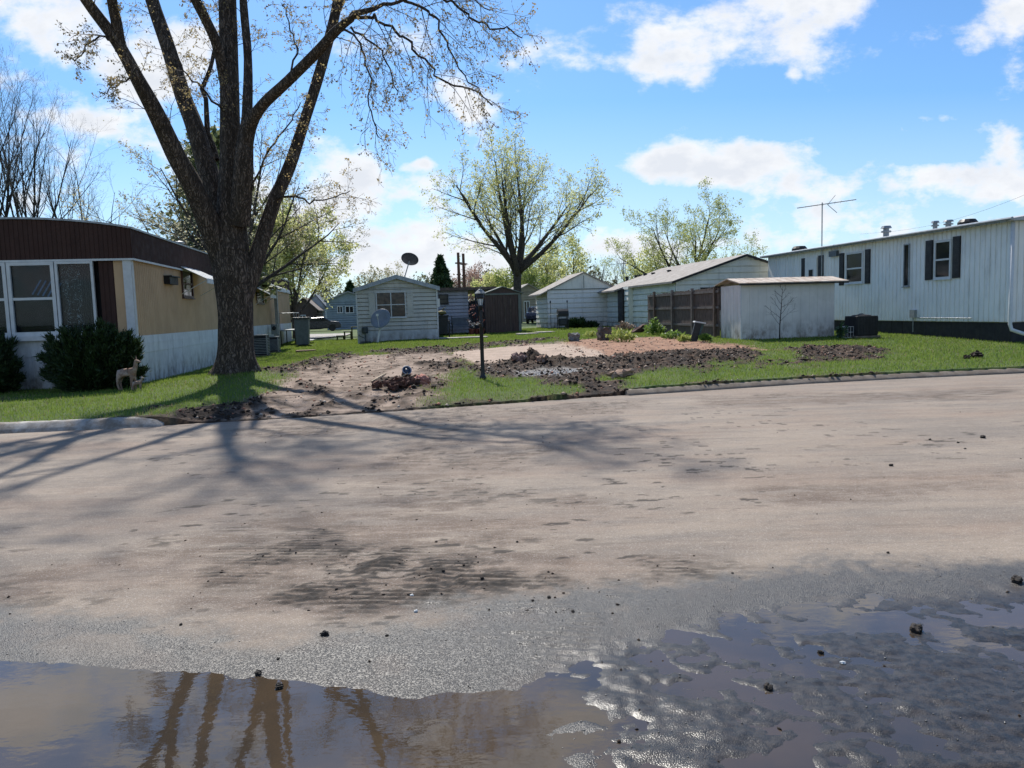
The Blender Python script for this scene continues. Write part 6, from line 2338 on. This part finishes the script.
# far cross street seen between the tan home and the grey home
g0, g1, g2, g3 = G(300, 340.5), G(345, 336.5), G(352, 333.8), G(300, 335)
dw = bpy.data.meshes.new('side_street')
zz_ = lambda g: (g.x, g.y, Hs(g.x, g.y) + .06)
dw.from_pydata([zz_(g0), zz_(g1), zz_(g2), zz_(g3)], [], [(0, 1, 2, 3)])
dwo = bpy.data.objects.new('side_street', dw); COL.objects.link(dwo); dw.materials.append(conc_white)
tag(dwo, 'pale concrete drive between the tan home and the grey home', kind='structure')

# ------------------------------------------------------------------ dumped debris at the driveway
dk_brick = plain('broken_brick', (.14, .065, .045, 1), .9, .4, 8, .5, 40, col2=(.06, .035, .028, 1))
b0 = G(404, 389)
rk = random.Random(9)
for k in range(16):
    a = rk.random() * 6.28; d_ = rk.random() ** .6
    x, y = b0.x + math.cos(a) * d_ * .55, b0.y + math.sin(a) * d_ * .30
    z = Hs(x, y) + .04 + .10 * (1 - d_)
    o = rough_block('brick_chunk', 'dark broken brick chunk in the rubbish heap by the driveway', (x, y, z), rk.uniform(.10, .22), rk.uniform(.08, .16), rk.uniform(.07, .13), rk.random() * 3, dk_brick, 'rubble', .018, 30 + k)
    o['group'] = 'brick chunks in the rubbish heap'
p = G(406, 380)
r_ = thing('blue_bucket', 'tipped blue grey bucket with white rim lying in the rubbish heap', 'bucket', (p.x, p.y, p.z + .16), 0)
r_.rotation_euler = (R(58), 0, R(25))
MB().lathe([(.07, -.12), (.09, .10), (.095, .11)], 18).build('shell', plain('blue_bucket', (.04, .055, .09, 1), .4), r_, True)
MB().lathe([(.096, .10), (.105, .11), (.105, .125), (.096, .13), (.05, .06)], 18).build('rim', plain('bucket_rim', (.28, .33, .42, 1), .4), r_)
p = G(421.5, 387)
bmx = bmesh.new()
bmesh.ops.create_icosphere(bmx, subdivisions=4, radius=1)
for v in bmx.verts:
    c = v.co
    n_ = math.sin(c.x * 7 + 1.3) * math.cos(c.y * 6 + c.z * 5) + .6 * math.sin(c.z * 13 + c.x * 9) + .4 * math.sin(c.y * 19 + c.z * 11)
    k = 1 + .17 * n_
    v.co = Vector((c.x * .16 * k, c.y * .12 * k, max(c.z, -.5) * .13 * k))
me = bpy.data.meshes.new('crumpled_cloth'); bmx.to_mesh(me); bmx.free()
me.materials.append(plain('pink_cloth', (.52, .24, .18, 1), .85, .3, 9, .5, 40, col2=(.30, .13, .10, 1)))
o = bpy.data.objects.new('crumpled_cloth', me); COL.objects.link(o); o.location = (p.x, p.y - .02, p.z + .11)
for pl_ in me.polygons: pl_.use_smooth = True
tag(o, 'crumpled salmon pink cloth on the right of the rubbish heap', 'cloth')
stick_m = plain('split_wood', (.42, .33, .22, 1), .8, .3, 6)
for k, (pa, pb, lab) in enumerate([((397, 385.5), (408, 373), 'pale split stick leaning up against the tipped bucket'), ((399, 387), (414, 377), 'flat yellowish lath lying beneath the leaning stick'), ((371.5, 383), (386, 374.5), 'long pale stick lying on the dirt left of the heap')]):
    A_, B_ = G(*pa), G(*pb)
    A_.z += .12 if k < 2 else .03
    if k < 2:
        B_ = P(pb[0], pb[1], A_.y + .12)
    B_.z += .0 if k < 2 else .03
    o = MB()
    o.tube([A_, A_.lerp(B_, .5), B_], [.016, .020, .014] if k else [.013, .014, .012], 5)
    o = o.build('wooden_stick', stick_m, None)
    tag(o, lab, 'stick')
p = G(620, 378.5)
rough_block('clay_slab', 'pale broken tile slab at the front of the mud band', (p.x, p.y, p.z + .04), .42, .22, .10, .3, plain('clay', (.36, .24, .17, 1), .9, .3, 6), 'rubble', .03, 77)
p = G(520, 365.5)
rough_block('concrete_chunk', 'pinkish concrete chunk left of the dug up heap', (p.x, p.y, p.z + .10), .28, .18, .14, .4, plain('pinkish_chunk', (.34, .22, .18, 1), .9, .3, 6), 'rubble', .035, 78)
p = G(541, 366)
rough_block('concrete_chunk', 'tan concrete chunk at the foot of the dug up heap', (p.x, p.y - .25, p.z + .12), .24, .18, .12, .9, plain('tan_chunk', (.32, .20, .14, 1), .9, .3, 6), 'rubble', .035, 79)

# ------------------------------------------------------------------ clods on the street, one by one
clod_m = plain('black_clod', (.012, .009, .007, 1), .75, .5, 20, .8, 80, col2=(.035, .025, .018, 1))


def clod(px, py, s, lab, seed, grp=None, mat=None):
    g = G(px, py, 0.0 if py > 430 else None)
    rk_ = random.Random(seed)
    bm_ = bmesh.new()
    bmesh.ops.create_icosphere(bm_, subdivisions=3, radius=1)
    off = [rk_.uniform(0, 9) for _ in range(3)]
    for v in bm_.verts:
        c = v.co.copy()
        k = 1 + .28 * math.sin(c.x * 4 + off[0]) * math.cos(c.y * 5 + off[1]) + .16 * math.sin(c.z * 9 + off[2] + c.x * 8) + rk_.gauss(0, .07)
        v.co = Vector((c.x * k * s * rk_.uniform(.97, 1.03), c.y * k * s * .8, c.z * k * s * .62))
    me = bpy.data.meshes.new('mud_clod'); bm_.to_mesh(me); bm_.free(); me.materials.append(mat or clod_m)
    o = bpy.data.objects.new('mud_clod', me); COL.objects.link(o)
    zg = float(road_h(np.array([g.x]), np.array([g.y]))[0]) if py > 430 else g.z
    o.location = (g.x, g.y, max(zg, WATER_Z) + s * .40)
    o.rotation_euler = (0, 0, rk_.random() * 6)
    tag(o, lab, 'mud clod')
    if grp: o['group'] = grp
    return o


for i, (px, py, s, lab) in enumerate([
    (325, 635, .021, 'black clod alone on the wet gravel above the puddle'),
    (258, 670, .017, 'small black clod at the left part of the puddle edge'),
    (279, 683, .020, 'black clod half in the puddle near the mirrored trunk'),
    (278, 657, .008, 'tiny clod just above the pair of clods at the puddle edge'),
    (916, 627, .034, 'large black clod in the shallow pool on the right'),
    (1017, 580, .034, 'black clod at the right edge of the street'),
    (768, 684, .020, 'black clod in the wet mud near the bottom middle'),
    (821, 649, .014, 'small clod on the muddy ridge left of the pool'),
    (888, 553, .010, 'tiny dark clod on the dry street near the wet edge'),
    (891, 466, .020, 'small black clod on the dry right part of the street'),
    (983, 438, .030, 'flat dark clod on the street below the right kerb'),
    (549, 598, .012, 'little clod in the mud smear at the middle'),
    (573, 612, .010, 'little clod right beside the mud smear')]):
    clod(px, py, s, lab, 200 + i)
clod(977, 358, .15, 'big dark earth clod lying in the right lawn', 300, None, soil_m)
clod(967, 359, .09, 'smaller earth clod beside the big one in the right lawn', 301, None, soil_m)
for i, (px, py, s) in enumerate([(958, 443, .015), (965, 449, .012), (930, 440, .016), (181, 625, .009), (387, 636, .008), (410, 596, .009)]):
    clod(px, py, s, 'crumb of dried mud lying on the street', 400 + i, 'mud crumbs on the street')
# pebbles of pale stone
for i, (px, py) in enumerate([(412, 597), (416, 612), (843, 660)]):
    clod(px, py, .011, ['white pebble on the tread marks', 'pale pebble just below the tread marks', 'white flake floating on the muddy ridge'][i], 500 + i, None, frame_w)['category'] = 'pebble'
